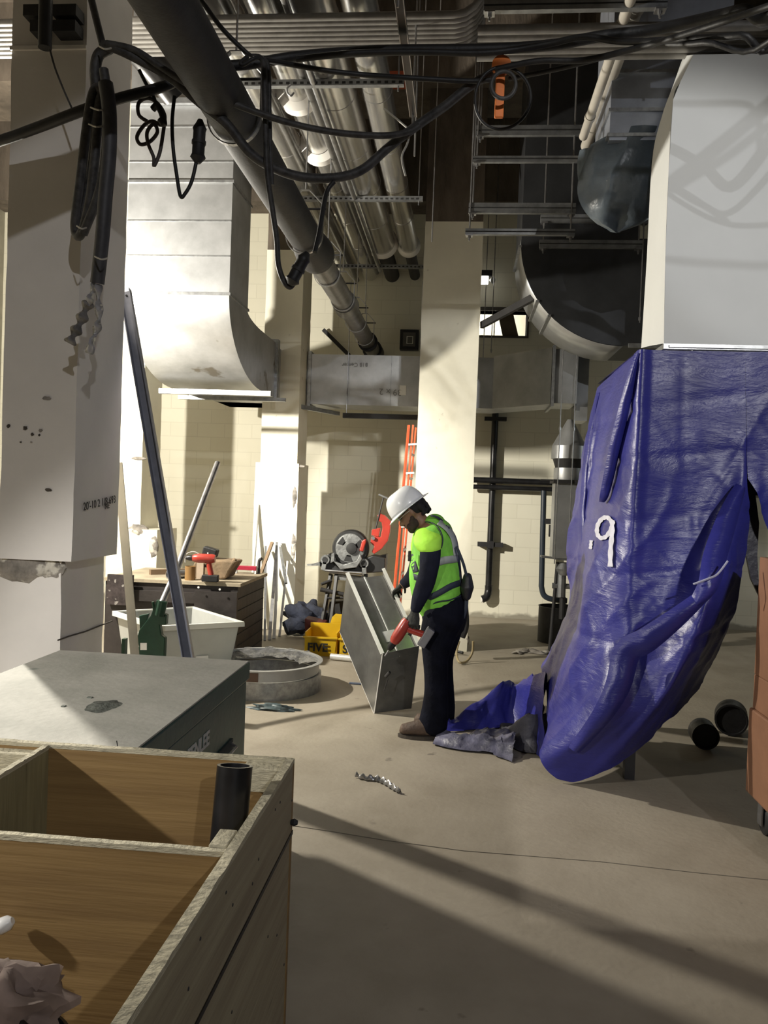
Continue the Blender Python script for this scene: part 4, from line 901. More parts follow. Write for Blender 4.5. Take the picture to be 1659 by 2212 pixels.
# ================================================================= TARP-COVERED UNIT
t = thing('covered_unit', 'dark machine unit standing under the blue tarp at right', 'machine', (2.1,5.6,0))
um = mat('unit_dark', (.05,.052,.055), .5, .3, .2, 5)
MB().box((1.03,4.97,1.75),(3.3,6.22,2.54)).build('housing', um, t)
for x,y in ((1.06,5.0),(3.2,5.0),(1.06,6.15),(3.2,6.15)): MB().box((x,y,0),(x+.06,y+.06,1.75)).build('leg', um, t)
MB().box((2.75,5.5,0),(3.2,6.14,1.0)).build('base_cabinet', um, t)
def tarp_mat():
    m = mat('blue_tarp', (.030,.032,.235), .36, 0, .16, 2.2, 0, 30, spec=.42)
    nt = m.node_tree; N = nt.nodes; L = nt.links; b = N['Principled BSDF']; tc = [n for n in N if n.type == 'TEX_COORD'][0]
    v = N.new('ShaderNodeTexVoronoi'); v.feature = 'DISTANCE_TO_EDGE'; v.inputs['Scale'].default_value = 9
    nz = N.new('ShaderNodeTexNoise'); nz.inputs['Scale'].default_value = 3; nz.inputs['Detail'].default_value = 7; nz.inputs['Roughness'].default_value = .62; nz.inputs['Distortion'].default_value = .6
    n2 = N.new('ShaderNodeTexNoise'); n2.inputs['Scale'].default_value = 22; n2.inputs['Detail'].default_value = 6; n2.inputs['Distortion'].default_value = .3
    mp2 = N.new('ShaderNodeMapping'); mp2.inputs['Scale'].default_value = (.55,.55,2.0); mp2.inputs['Rotation'].default_value = (.1,.15,0); L.new(tc.outputs['Object'], mp2.inputs[0]); L.new(mp2.outputs[0], nz.inputs['Vector']); L.new(mp2.outputs[0], n2.inputs['Vector']); L.new(nz.outputs['Color'], v.inputs['Vector'])
    b1 = N.new('ShaderNodeBump'); b1.inputs['Strength'].default_value = .28; b1.inputs['Distance'].default_value = .04; L.new(nz.outputs['Fac'], b1.inputs['Height'])
    b2 = N.new('ShaderNodeBump'); b2.inputs['Strength'].default_value = .20; b2.inputs['Distance'].default_value = .006; L.new(n2.outputs['Fac'], b2.inputs['Height']); L.new(b1.outputs[0], b2.inputs['Normal'])
    b3 = N.new('ShaderNodeBump'); b3.inputs['Strength'].default_value = .15; b3.inputs['Distance'].default_value = .01; L.new(v.outputs['Distance'], b3.inputs['Height']); L.new(b2.outputs[0], b3.inputs['Normal'])
    L.new(b3.outputs[0], b.inputs['Normal']); return m
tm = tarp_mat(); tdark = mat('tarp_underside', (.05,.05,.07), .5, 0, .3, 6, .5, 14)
tarp = thing('blue_tarp', 'big wrinkled blue tarp draped over the machine unit with a 9 sprayed on it', 'tarp', (1.6,5.3,0))
cols = [
 [(1290,838,6.25),(1262,960,6.2),(1240,1090,6.1),(1223,1190,6.0),(1228,1290,5.9),(1197,1385,5.85),(1168,1440,5.9)],
 [(1302,826,6.05),(1273,960,5.92),(1262,1090,5.86),(1250,1190,5.78),(1238,1290,5.70),(1205,1400,5.60),(1176,1480,5.65)],
 [(1318,812,5.80),(1291,960,5.80),(1268,1100,5.74),(1262,1200,5.55),(1252,1300,5.50),(1218,1410,5.35),(1180,1520,5.45)],
 [(1345,786,5.35),(1318,955,5.30),(1300,1090,5.28),(1275,1220,5.12),(1258,1320,5.08),(1235,1450,5.05),(1185,1560,5.25)],
 [(1368,766,5.02),(1350,950,4.95),(1335,1100,4.93),(1312,1250,4.88),(1300,1340,4.86),(1278,1480,4.82),(1176,1600,5.05)],
 [(1382,755,4.83),(1374,950,4.80),(1363,1120,4.78),(1354,1270,4.76),(1347,1400,4.72),(1300,1550,4.62),(1170,1640,4.92)],
 [(1412,756,4.83),(1404,950,4.81),(1398,1120,4.79),(1392,1270,4.76),(1390,1390,4.72),(1350,1550,4.64),(1192,1672,4.88)],
 [(1450,757,4.83),(1448,950,4.82),(1448,1120,4.81),(1450,1250,4.78),(1440,1370,4.66),(1400,1520,4.62),(1232,1688,4.85)],
 [(1520,758,4.83),(1520,940,4.83),(1525,1100,4.82),(1512,1240,4.76),(1492,1330,4.58),(1450,1480,4.56),(1310,1665,4.80)],
 [(1568,759,4.83),(1570,930,4.83),(1572,1060,4.81),(1545,1190,4.70),(1535,1290,4.55),(1490,1430,4.60),(1400,1600,4.90)],
 [(1600,760,4.83),(1602,920,4.83),(1603,1035,4.80),(1590,1120,4.74),(1580,1250,4.68),(1530,1400,4.78),(1440,1560,5.05)],
 [(1610,760,4.83),(1612,920,4.83),(1615,1036,4.81),(1617,1110,4.80),(1606,1230,4.80),(1570,1370,4.95),(1500,1490,5.30)]]
cols2 = [
 [(1610,760,4.83),(1612,880,4.83),(1614,980,4.82),(1616,1034,4.81)],
 [(1640,760,4.83),(1642,880,4.83),(1640,990,4.82),(1637,1070,4.80)],
 [(1670,760,4.83),(1672,880,4.83),(1668,1010,4.82),(1662,1150,4.80)],
 [(1760,760,4.83),(1760,880,4.83),(1755,1030,4.82),(1745,1250,4.80)],
 [(1900,760,4.83),(1900,880,4.83),(1900,1030,4.82),(1900,1300,4.80)]]
def sheet(cs, nu, nv, amp, name, par, extra_top=True, m=tm, zmin=.006):
    W_ = [[Y(*p) for p in c] for c in cs]
    W_ = [spl(c, nv) for c in W_]
    rows = list(zip(*W_)); G = [spl(list(r), nu) for r in rows]
    nr = len(G); nc = len(G[0]); H = []
    for i in range(nr):
        row = []
        for j in range(nc):
            p = G[i][j]; a = G[max(i-1,0)][j]; b_ = G[min(i+1,nr-1)][j]; c = G[i][max(j-1,0)]; d = G[i][min(j+1,nc-1)]
            nm = (b_-a).cross(d-c); nm = nm.normalized() if nm.length > 1e-9 else Vector((0,-1,0))
            v = i/(nr-1); k = amp*min(1, v*6)*(.35+.65*v)
            w1 = noise.noise(Vector((p.x*2.2+p.y*1.5, p.z*1.2, 3)))*1.2
            r = 1-abs(noise.noise(Vector((p.x*3.5-p.z*2.3, p.y*3+p.z*1.4, 7))))*2
            r2 = 1-abs(noise.noise(Vector((p.x*5+p.z*4, p.y*5-p.z*2.0, 17))))*2
            q = p + nm*k*(w1+.55*r**3+.3*r2**3-.3)
            for zc_,sl in ((2.28,.10),(1.97,.05),(1.62,.08),(1.30,.04),(.95,.12)): q = q - nm*.006*math.exp(-((p.z-zc_-sl*(p.x-1.4)-.02*math.sin(p.x*5))/.022)**2)
            xv = p.x-1.32-.06*math.sin(p.z*2); q = q - nm*.003*math.exp(-(xv/.02)**2)
            q.z = max(q.z, zmin+.012*(1+noise.noise(Vector((q.x*9,q.y*9,0)))))
            row.append(q)
        H.append(row)
    return MB().grid(H).build(name, m, par, smooth=70), H
o1, H1 = sheet(cols, 10, 20, .026, 'draped_sheet', tarp)
o2, H2 = sheet(cols2, 10, 14, .02, 'front_sheet', tarp)
# top of the tarp
z = 2.565; b = MB()
b.grid([[Vector((1.0+.5*i/1,4.83+(6.25-4.83)*j/10,z-.03*(j/10)*0)) for i in range(6)] for j in range(11)]); b.build('top_sheet', tm, tarp)
# big lifted fold: ridge from the flap down to the floor
def ribbon(name, pts, w0, par, m=tm, lift=.05, nrm=None):
    P_ = spl([Y(*p) for p in pts], 8); G = []
    for i,p in enumerate(P_):
        tn = (P_[min(i+1,len(P_)-1)]-P_[max(i-1,0)]).normalized(); sd = tn.cross(Vector((0,-1,0))).normalized(); f = i/(len(P_)-1); wd = w0*(.35+.65*math.sin(PI*min(1,max(0,f*.9+.05))))
        row = []
        for j in range(9):
            s_ = (j/8-.5)*2; row.append(p+sd*s_*wd+Vector((0,-1,0))*lift*(1-s_*s_)*(1+.3*noise.noise(Vector((f*9,s_,2)))))
        G.append(row)
    return MB().grid(G).build(name, m, par, smooth=60)
ribbon('lifted_fold', [(1600,1050,4.78),(1575,1110,4.70),(1545,1200,4.58),(1530,1262,4.5),(1500,1305,4.52)], .065, tarp, lift=.035)
ribbon('lifted_fold', [(1520,1285,4.52),(1460,1335,4.52),(1400,1380,4.56),(1355,1410,4.62),(1335,1480,4.6),(1300,1545,4.6),(1240,1620,4.75)], .075, tarp, lift=.035)
ribbon('corner_fold', [(1376,765,4.86),(1356,850,4.88),(1330,960,5.0),(1308,1060,5.12),(1300,1085,5.2)], .035, tarp, lift=.035)
ribbon('corner_fold', [(1292,850,6.1),(1274,960,5.98),(1263,1080,5.88),(1256,1180,5.76)], .035, tarp, lift=.06)
# tie cord in the flap
MB().tube(spl([Y(1498,1262,4.44),Y(1530,1250,4.40),Y(1550,1240,4.40),Y(1572,1212,4.42)],5), .006, 6).build('tie_cord', mat('pale_cord', (.35,.36,.5), .6), tarp)
# sprayed 9 and dot, following the sheet
from mathutils.bvhtree import BVHTree
def bvh_of(H): 
    vs = [p for r in H for p in r]; nc = len(H[0]); fs = [(i*nc+j,i*nc+j+1,(i+1)*nc+j+1,(i+1)*nc+j) for i in range(len(H)-1) for j in range(nc-1)]
    return BVHTree.FromPolygons(vs, fs)
bt = bvh_of(H1)
def cast(px, py, off=.03):
    d = ray(px,py).normalized(); h = bt.ray_cast(CAM, d); return (h[0]-d*off) if h[0] else Y(px,py,4.8)
spray = mat('white_spray', (.62,.62,.72), .6, 0, .12, 12)
def stroke(pts, w, nm):
    P_ = spl([Vector((a,b_,0)) for a,b_ in pts], 7); b = MB(); G = []
    for i,p in enumerate(P_):
        tn = (P_[min(i+1,len(P_)-1)]-P_[max(i-1,0)]).normalized(); sd = Vector((-tn.y,tn.x,0)); k = w*(1+.15*math.sin(i*1.3))
        G.append([cast(p.x+sd.x*s*k, p.y+sd.y*s*k) for s in (-1,-.33,.33,1)])
    b.grid(G).build(nm, spray, tarp)
stroke([(1322,1128),(1312,1118),(1300,1121),(1291,1135),(1290,1152),(1298,1162),(1310,1158),(1320,1142),(1324,1126)], 4.4, 'sprayed_mark')
stroke([(1322,1124),(1322,1150),(1319,1185),(1318,1224)], 5.0, 'sprayed_mark')
stroke([(1277,1167),(1276,1178),(1275,1186)], 3.4, 'sprayed_mark')
# loose end of the tarp on the floor
def heap(name, pts, prof, m, par, seed, n=10):
    """pts: ridge points (px,py,z); prof: half widths; sheet falls to the floor on both sides"""
    P_ = spl([Zp(a,b_,c) for a,b_,c in pts], n); G = []
    for i,p in enumerate(P_):
        f = i/(len(P_)-1); w_ = prof[0]+(prof[1]-prof[0])*f; row = []
        for j in range(25):
            s_ = (j/24-.5)*2; zz = p.z*max(0,(1-abs(s_)**1.3)); q = Vector((p.x+.12*w_*s_, p.y+w_*s_, zz))
            nn = noise.noise(Vector((q.x*7,q.y*7,seed)))*.06+ (1-abs(noise.noise(Vector((q.x*12,q.y*9,seed+4))))*2)**3*.025
            q.z = max(.006+.006*abs(s_), q.z+nn*(1-abs(s_)*.5)); q.x += nn*.6; row.append(q)
        G.append(row)
    return MB().grid(G).build(name, m, par, smooth=60)
heap('floor_fold', [(962,1560,.05),(1010,1530,.13),(1070,1490,.24),(1120,1470,.30),(1178,1455,.50)], (.10,.34), tm, tarp, 3)
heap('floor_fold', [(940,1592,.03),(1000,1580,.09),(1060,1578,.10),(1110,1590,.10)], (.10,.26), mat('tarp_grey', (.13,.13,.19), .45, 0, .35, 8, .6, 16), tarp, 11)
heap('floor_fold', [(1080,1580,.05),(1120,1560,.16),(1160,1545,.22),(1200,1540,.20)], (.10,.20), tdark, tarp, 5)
tag(MB().box((-.10,-.05,0),(.10,.05,.075)).build('dark_shoe_block', blk, bevel=.02), 'black object like a cap lying at the edge of the crumpled tarp', 'object').location = Zp(1110,1588,.0)
tag(MB().lathe([(.075,.012),(.078,0),(.09,0),(.09,.16)], tuple(Zp(1525,1592,.10)), (.1,1,0), 28).build('pipe_stub', blk, smooth=40), 'left of two black round pipe ends lying in the dark under the tarp', 'pipe', 'black pipe ends under the tarp')
tag(MB().lathe([(.1,.012),(.102,0),(.115,0),(.115,.18)], tuple(Zp(1580,1556,.12)), (.3,1,0), 28).build('pipe_stub', blk, smooth=40), 'right and larger of two black round pipe ends in the dark under the tarp', 'pipe', 'black pipe ends under the tarp')

MB().prism([Y(a_,b_,4.93) for a_,b_ in ((1600,1042),(1628,1038),(1640,1130),(1636,1200),(1641,1290),(1622,1250),(1608,1180))], (0,.02,0)).build('dark_arch_panel', tdark, tarp)  # dark panel added behind the arch opening
# ================================================================= SHEET-METAL FITTING HELD BY THE WORKER
t = thing('sheet_metal_fitting', 'boxy galvanised duct fitting tipped on its edge in front of the worker', 'duct fitting', (-.55,6.3,0))
a6 = Zp(808,1540,.002); a7 = Y(888,1530,6.20); a4 = Y(826,1412,6.02); a3 = Y(905,1395,6.08); a5 = Y(735,1365,6.50); a1 = Y(750,1237,6.40); a2 = Y(828,1228,6.46); a8 = a5+(a7-a6)
ss = mat('clean_sheet', (.40,.40,.39), .3, .85, .16, 5, .05, 8); sst = mat('painted_edge_highlight', (.85,.84,.80), .4, .1, .03)  # pale edge colour paints a highlight along the folded edges
MB().quad(a6,a4,a1,a5,.004).build('left_panel', ss, t)
MB().quad(a7,a8,a2,a3,.004).build('right_panel', ss, t)
MB().quad(a6,a7,a3,a4,.004).build('front_panel', mat('painted_shade_sheet', (.12,.12,.115), .5, .5, .2, 6), t)  # same sheet metal, darkened in colour for its shaded side
MB().quad(a5,a8,a7,a6,.004).build('bottom_panel', ss, t)
dn = ((a5-a1)*.12)
MB().quad(a4+dn,a3+dn,a2+dn,a1+dn,.004).build('inner_panel', ss, t)
ra = (a4+a3)/2+dn*.9; rb = (a1+a2)/2+dn*.9
MB().bar(ra,rb,.012,.008).build('seam', sst, t)
b = MB(); b.bar(a1,a4,.030,.006,(a2-a1)); b.build('left_flange', sst, t)
MB().bar(a2,a3,.026,.006,(a2-a1)).build('right_flange', sst, t)
MB().bar(a4,a6,.006,.02,(a2-a1)).build('front_edge', sst, t)
MB().bar(a5,a6,.008,.008).build('lower_edge', sst, t)
q = ra+(rb-ra)*.24; ex = (a3-a4).normalized(); ey = (a1-a4).normalized(); nn = ex.cross(ey).normalized()
if nn.y > 0: nn = -nn
b = MB(); q += nn*.008; b.prism([q-ex*.05-ey*.045,q+ex*.045-ey*.045,q+ex*.045+ey*.05,q-ex*.05+ey*.05], nn*.001); b.build('paper_label', mat('grey_label', (.5,.5,.48), .7), t)
q = (a4*.45+a6*.35+a7*.2)+Vector((.04,-.012,0))
b = MB(); b.tube([Y(833,1462,5.98),Y(842,1452,5.96)], .012, 8); b.tube([Y(830,1492,6.02),Y(838,1466,6.0)], .004, 6); b.build('sheet_clamp', iron, t)
# ================================================================= THE WORKER
YC = 5.70; S = YC/1750.
def shadow_run(px,py,t=.6): p = toward(px,py,t); return (p.x,p.y,p.z,0)  # points for unseen cable runs added to shadow the white duct
def blend(b, vox, name, m, parent, smooth=2):
    me = bpy.data.meshes.new('tmp'); me.from_pydata([v for v in b.v], [], b.f); me.validate()
    bm = bmesh.new(); bm.from_mesh(me); bmesh.ops.recalc_face_normals(bm, faces=bm.faces); bm.to_mesh(me); bm.free()
    o = bpy.data.objects.new('tmp', me); COL.objects.link(o)
    r = o.modifiers.new('r', 'REMESH'); r.mode = 'VOXEL'; r.voxel_size = vox
    if smooth: s_ = o.modifiers.new('s', 'SMOOTH'); s_.factor = .5; s_.iterations = smooth
    dg = bpy.context.evaluated_depsgraph_get(); dg.update()
    m2 = bpy.data.meshes.new_from_object(o.evaluated_get(dg)); bpy.data.objects.remove(o)
    off = OFF.get(parent.name, Vector((0,0,0))) if parent else Vector((0,0,0))
    for v in m2.vertices: v.co -= off
    for p in m2.polygons: p.use_smooth = True
    m2.name = name; m2.materials.clear(); m2.materials.append(m)
    o = bpy.data.objects.new(name, m2); COL.objects.link(o)
    if parent: o.parent = parent; OFF[o.name] = off
    return o
def loft(b, pts, rad, n=20, side=Vector((0,1,0))):
    """pts world points, rad (a across in the view plane, b sideways); rounded ends"""
    pts = [Vector(p) for p in pts]; K = len(b.v); rings = []
    def ring(c, t_, a, bb):
        v = t_.cross(side).normalized()
        return [c + v*math.cos(2*PI*j/n)*a + side*math.sin(2*PI*j/n)*bb for j in range(n)]
    m = len(pts)
    for i in range(m):
        t_ = (pts[min(i+1,m-1)]-pts[max(i-1,0)]).normalized(); a, bb = rad[i]
        if i == 0:
            for k in (.9,.65,.3): rings.append(ring(pts[0]-t_*min(a,bb)*math.sin(k*PI/2)*.8, t_, a*math.cos(k*PI/2), bb*math.cos(k*PI/2)))
        rings.append(ring(pts[i], t_, a, bb))
        if i == m-1:
            for k in (.3,.65,.9): rings.append(ring(pts[-1]+t_*min(a,bb)*math.sin(k*PI/2)*.8, t_, a*math.cos(k*PI/2), bb*math.cos(k*PI/2)))
    for r in rings: b.v += r
    for i in range(len(rings)-1):
        for j in range(n): b.f.append([K+i*n+j,K+i*n+(j+1)%n,K+(i+1)*n+(j+1)%n,K+(i+1)*n+j]); b.m.append(0)
    b.f.append([K+j for j in range(n)][::-1]); b.f.append([K+(len(rings)-1)*n+j for j in range(n)]); b.m += [0,0]
def L(pts, b, dense=3, grow=0):             # pts (px,py,Y,a_px,b_m)
    P_ = [Vector((p[0],p[1],p[2])) for p in pts]; R_ = [Vector((p[3],p[4],0)) for p in pts]
    PP = spl(P_, dense); RR = spl(R_, dense)
    loft(b, [Y(q.x,q.y,q.z) for q in PP], [(max(.004,r.x*S+grow), max(.004,r.y+grow)) for r in RR])
W = thing('person', 'worker in white hard hat and lime safety vest bending forward with a red drill', 'person', (-.15,5.7,0))
skin = mat('skin', (.20,.105,.062), .55, 0, .1, 6)
# limbs shared by body and clothing
TOR = [(960,1335,YC,42,.155),(958,1312,YC,44,.17),(950,1287,YC,44,.16),(943,1245,YC,46,.165),(941,1200,YC,44,.18),(938,1165,YC,40,.19),(934,1142,YC,28,.155)]
NA = [(930,1164,5.60,16,.04),(931,1190,5.51,14,.045),(928,1228,5.49,16,.048),(918,1262,5.50,15,.045),(906,1290,5.50,13,.040),(896,1316,5.50,9.5,.028)]
FA = [(918,1165,5.88,22,.06),(910,1200,5.96,17,.05),(896,1240,6.08,15,.045),(880,1256,6.16,12,.038),(866,1266,6.23,9,.027)]
NLg = [(958,1335,5.61,38,.10),(945,1375,5.60,33,.085),(941,1423,5.59,24,.066),(943,1470,5.59,22,.06),(943,1520,5.59,17,.05),(940,1560,5.59,14,.042)]
FLg = [(962,1335,5.80,38,.10),(956,1380,5.82,32,.085),(950,1428,5.84,24,.066),(954,1475,5.85,22,.06),(956,1520,5.86,17,.05),(955,1552,5.87,14,.042)]
hF = Vector((-.76,0,-.65)).normalized(); hU = Vector((-.65,0,.76)).normalized(); hS = Vector((0,-1,0))
hc = Y(887,1106,YC)
def HD(x,y,z): return hc+hF*x+hS*y+hU*z
b = MB()
for pts in (TOR,NA,FA,NLg,FLg): L(pts, b)
L([(932,1150,YC,26,.09),(918,1134,YC,17,.062),(905,1122,YC,17,.06)], b)
prof = [(-.128,.078,.035,.024),(-.112,.088,.0,.040),(-.085,.093,-.05,.054),(-.055,.093,-.075,.062),(-.02,.090,-.088,.069),(.02,.084,-.098,.073),(.06,.087,-.10,.075),(.10,.066,-.085,.064),(.122,.03,-.05,.036)]
K = len(b.v); n = 24
for z_,f_,k_,w_ in prof:
    for j in range(n):
        a = 2*PI*j/n; cx_ = (f_+k_)/2; b.v.append(HD(cx_+(f_-k_)/2*math.cos(a), w_*math.sin(a)*(1-.18*max(0,math.cos(a))), z_))
for i in range(len(prof)-1):
    for j in range(n): b.f.append([K+i*n+j,K+i*n+(j+1)%n,K+(i+1)*n+(j+1)%n,K+(i+1)*n+j]); b.m.append(0)
b.f.append([K+j for j in range(n)]); b.f.append([K+(len(prof)-1)*n+j for j in range(n)]); b.m += [0,0]
def blob(b, c, r, sq=(1,1,1)):
    K = len(b.v)
    for i in range(9):
        for j in range(12):
            th = PI*i/8; ph = 2*PI*j/12; b.v.append(c+hF*r*sq[0]*math.sin(th)*math.cos(ph)+hS*r*sq[1]*math.sin(th)*math.sin(ph)+hU*r*sq[2]*math.cos(th))
    for i in range(8):
        for j in range(12): b.f.append([K+i*12+j,K+i*12+(j+1)%12,K+(i+1)*12+(j+1)%12,K+(i+1)*12+j]); b.m.append(0)
blob(b, HD(.100,0,-.028), .020, (1.1,.85,1)); blob(b, HD(.092,0,-.005), .016, (.9,.6,1.8)); blob(b, HD(.080,0,.032), .03, (.7,1.8,.45))
blob(b, HD(.088,0,-.066), .018, (.8,1.5,.7)); blob(b, HD(.076,0,-.108), .022, (1,1.3,.8))
for s_ in (1,-1): blob(b, HD(-.008,.074*s_,-.005), .026, (.75,.35,1.25))
blend(b, .0085, 'body', skin, W, 3)
# eyes
b = MB()
for s_ in (1,-1): blob(b, HD(.079,.030*s_,.006), .011, (.7,1,.8))
b.build('eyes', mat('eye_dark', (.03,.02,.015), .3), W, smooth=60)
# safety glasses
b = MB()
for s_ in (1,-1): b.tube([HD(.098+.0,(.032+.022*math.cos(a))*s_,.004+.016*math.sin(a)) for a in [2*PI*i/12 for i in range(13)]], .0018, 6)
b.tube([HD(.096,.054,.008),HD(.03,.078,.01),HD(-.01,.080,.01)], .002, 6); b.tube([HD(.096,-.054,.008),HD(.03,-.078,.01)], .002, 6)
b.build('safety_glasses', mat('glass_frame', (.5,.48,.45), .3), W)
# beard and hair
b = MB()
L([(0,0,0,0,0)]*0 or [(878,1128,YC,0.1,.01),(879,1129,YC,.1,.01)], b)
b = MB(); blob(b, HD(.058,0,-.100), .045, (.9,1.15,.75)); blob(b, HD(.02,.045,-.075), .032, (1,.8,1.2)); blob(b, HD(.02,-.045,-.075), .032, (1,.8,1.2)); blob(b, HD(.088,0,-.048), .016, (.8,1.6,.4))
for s_ in (1,-1):
    for q in ((.045,.052,-.088,.030),(.03,.060,-.06,.022),(.065,.040,-.075,.022),(.012,.068,-.04,.016)): blob(b, HD(q[0],q[1]*s_,q[2]), q[3])
blend(b, .006, 'beard', mat('beard', (.035,.022,.016), .9), W, 2)
b = MB(); rnd = random.Random(5)
blob(b, HD(-.035,0,.015), .085, (.95,.98,.9))
for i in range(46):
    th = rnd.uniform(.5,PI-.5)+PI/2; zz = rnd.uniform(-.07,.045); blob(b, HD(-.035+.082*math.cos(th+.0)*1.0, .080*math.sin(th), zz), rnd.uniform(.013,.022))
for i in range(10): blob(b, HD(-.115+rnd.uniform(-.012,.012), rnd.uniform(-.05,.05), rnd.uniform(-.06,.02)), .017)
for s_ in (1,-1):
    for i in range(8): blob(b, HD(.01+.007*i, .071*s_-.002*i*s_, .035+.004*math.sin(i)), .015)
blend(b, .006, 'hair', mat('black_hair', (.008,.007,.007), .85, 0, .3, 60, .6, 120), W, 1)
# hard hat
b = MB(); G = []
for i in range(15):
    f = i/14; th = f*PI/2; row = []
    for j in range(41):
        a = 2*PI*j/40; r = math.cos(th)**.62 if i < 14 else 0
        rx = .138*r; ry = .112*r; z_ = .038+.140*math.sin(th)+.008*math.exp(-(math.sin(a)*2.2)**2)*r*math.sin(th)
        row.append(HD(-.004+rx*math.cos(a), ry*math.sin(a), z_))
    G.append(row)
b.grid(G); b.build('hard_hat', mat('hat_white', (.70,.72,.74), .28, 0, .03, coat=.3), W, smooth=60, solid=.004)
b = MB(); G = []
for j in range(41):
    a = 2*PI*j/40; k = .012+.030*max(0,math.cos(a))**2+.030*max(0,-math.cos(a))**6
    G.append([HD(-.004+.136*math.cos(a), .110*math.sin(a), .040), HD(-.004+(.136+k)*math.cos(a), (.110+k*.6)*math.sin(a), .030-.010*max(0,math.cos(a)))])
b.grid(G).build('hat_brim', MATS['hat_white'], W, smooth=60, solid=.004)
b = MB(); b.tube([HD(-.09,.03,.03),HD(-.118,.02,.02),HD(-.118,-.02,.02),HD(-.09,-.03,.03)], .007, 8); b.build('hat_ratchet', white, W)
# clothing
lime = mat('lime_shirt', (.42,.85,.06), .75, 0, .12, 7, .25, 16)
vestm = mat('green_vest', (.22,.62,.06), .75, 0, .22, 6, .3, 14)
navy = mat('navy_sleeve', (.010,.012,.024), .9, 0, .2, 10, .3, 20, spec=.2)
jean = mat('dark_jeans', (.006,.007,.014), .95, 0, .3, 7, .35, 22, spec=.15)
VT = [(953,1304,YC,52,.175),(946,1284,YC,56,.19),(940,1240,YC,57,.19),(940,1195,YC,51,.20),(938,1160,YC,46,.205),(940,1141,YC,37,.18),(938,1128,YC,23,.13)]
b = MB(); L(VT, b, 4)
ov = blend(b, .010, 'safety_vest', vestm, W, 4)
b = MB(); L([(922,1150,5.57,26,.07),(924,1166,5.525,31,.082),(929,1184,5.50,25,.072),(930,1190,5.50,21,.064)], b); 
L([(918,1152,5.84,26,.07),(912,1185,5.93,27,.075),(908,1205,5.98,20,.06)], b)
blend(b, .009, 'shirt_sleeves', lime, W, 3)
b = MB(); L([(930,1184,5.50,22,.060),(929,1205,5.49,22,.058),(926,1232,5.49,20,.055),(918,1262,5.50,20,.052),(907,1290,5.50,17,.047),(898,1316,5.49,12,.036)], b)
blend(b, .009, 'long_sleeve', navy, W, 3)
b = MB(); L([(908,1200,5.97,20,.055),(896,1238,6.08,19,.05),(882,1254,6.15,15,.044),(870,1263,6.21,12,.034)], b)
blend(b, .009, 'long_sleeve', navy, W, 3)
b = MB(); L([(960,1298,YC,48,.17),(960,1320,YC,50,.185),(960,1345,YC,47,.17)], b)
L([(960,1330,5.60,44,.105),(946,1372,5.59,38,.095),(941,1420,5.58,28,.078),(942,1450,5.58,26,.074),(942,1490,5.58,25,.07),(940,1528,5.58,28,.07),(936,1560,5.58,31,.072),(934,1572,5.58,30,.07)], b)
L([(964,1330,5.80,44,.105),(956,1380,5.82,37,.095),(952,1425,5.84,28,.078),(956,1480,5.85,25,.07),(957,1525,5.86,27,.07),(954,1556,5.87,28,.07)], b)
rnd = random.Random(2)
blend(b, .010, 'trousers', jean, W, 2)
bootm = mat('brown_boot', (.10,.065,.045), .7, 0, .25, 12, .3, 40); solem = mat('boot_sole', (.05,.04,.03), .8)
for yy,dx,up_px in ((5.57,0,0),(5.86,30,0)):
    heel = Y(944+dx,1560,yy); toe = Y(872+dx,1560,yy); hx, tx = heel.x, toe.x
    b = MB(); pts=[(hx-.015,.055,.045,.045),(hx-.06,.065,.06,.048),(hx-.12,.062,.056,.050),(hx-.18,.052,.045,.052),(hx-.235,.043,.036,.048),(tx-.005,.036,.026,.036)]
    loft(b, [(p[0],yy,.018+p[2]) for p in pts], [(p[2],p[3]) for p in pts])
    loft(b, [(hx-.05,yy,.08),(hx-.045,yy,.15),(hx-.04,yy,.19)], [(.062,.05),(.055,.046),(.052,.044)])
    o = blend(b, .008, 'boot', bootm, W, 2)
    G = []; n=20; P1=[]
    for j in range(n):
        a = 2*PI*j/n; x = (hx+tx)/2-.01+((hx-tx)/2+.028)*math.cos(a); P1.append((x, yy+.054*math.sin(a)*(1-.12*math.cos(a*2)), .002))
    MB().prism(P1, (0,0,.022)).build('boot_sole', solem, o)
# hands with five fingers
glove = mat('dark_glove', (.03,.032,.028), .85, 0, .3, 14, .3, 40)
def hand(name, wrist, kn, nrm, curl, thumb, m=glove, sc=1.):
    """wrist, knuckle centre; nrm = direction the palm faces"""
    w_ = Vector(wrist); k_ = Vector(kn); d = (k_-w_).normalized(); pn = Vector(nrm); pn = (pn-d*pn.dot(d)).normalized(); sd = d.cross(pn)
    b = MB(); loft(b, [w_-d*.02, w_+d*.01, w_+(k_-w_)*.5, k_], [(.02,.028),(.017,.032),(.017,.040),(.015,.042)], 16, sd)
    ln = [(.032,.078),(.011,.088),(-.011,.083),(-.031,.064)]
    for i,(o_,l) in enumerate(ln):
        p = k_+sd*o_; dd = d.copy(); pts=[p-d*.012,p]; ang = 0
        for q,seg in enumerate((.44,.32,.24)):
            ang += curl[i]*(1,1.1,.8)[q]; dd = d*math.cos(ang)+pn*math.sin(ang); pts.append(pts[-1]+dd*l*seg*sc)
        loft(b, pts, [(.0098,.0098),(.0098,.0098),(.0092,.0092),(.0085,.0085),(.0070,.0070)], 10, sd)
    s_ = thumb; p = w_+(k_-w_)*.25+sd*s_*.026
    pts = [p, p+d*.025+sd*s_*.022+pn*.012, p+d*.045+sd*s_*.024+pn*.032, p+d*.055+sd*s_*.016+pn*.052]
    loft(b, pts, [(.014,.014),(.012,.012),(.0105,.0105),(.0085,.0085)], 10, sd)
    return blend(b, .0042, name, m, W, 1)
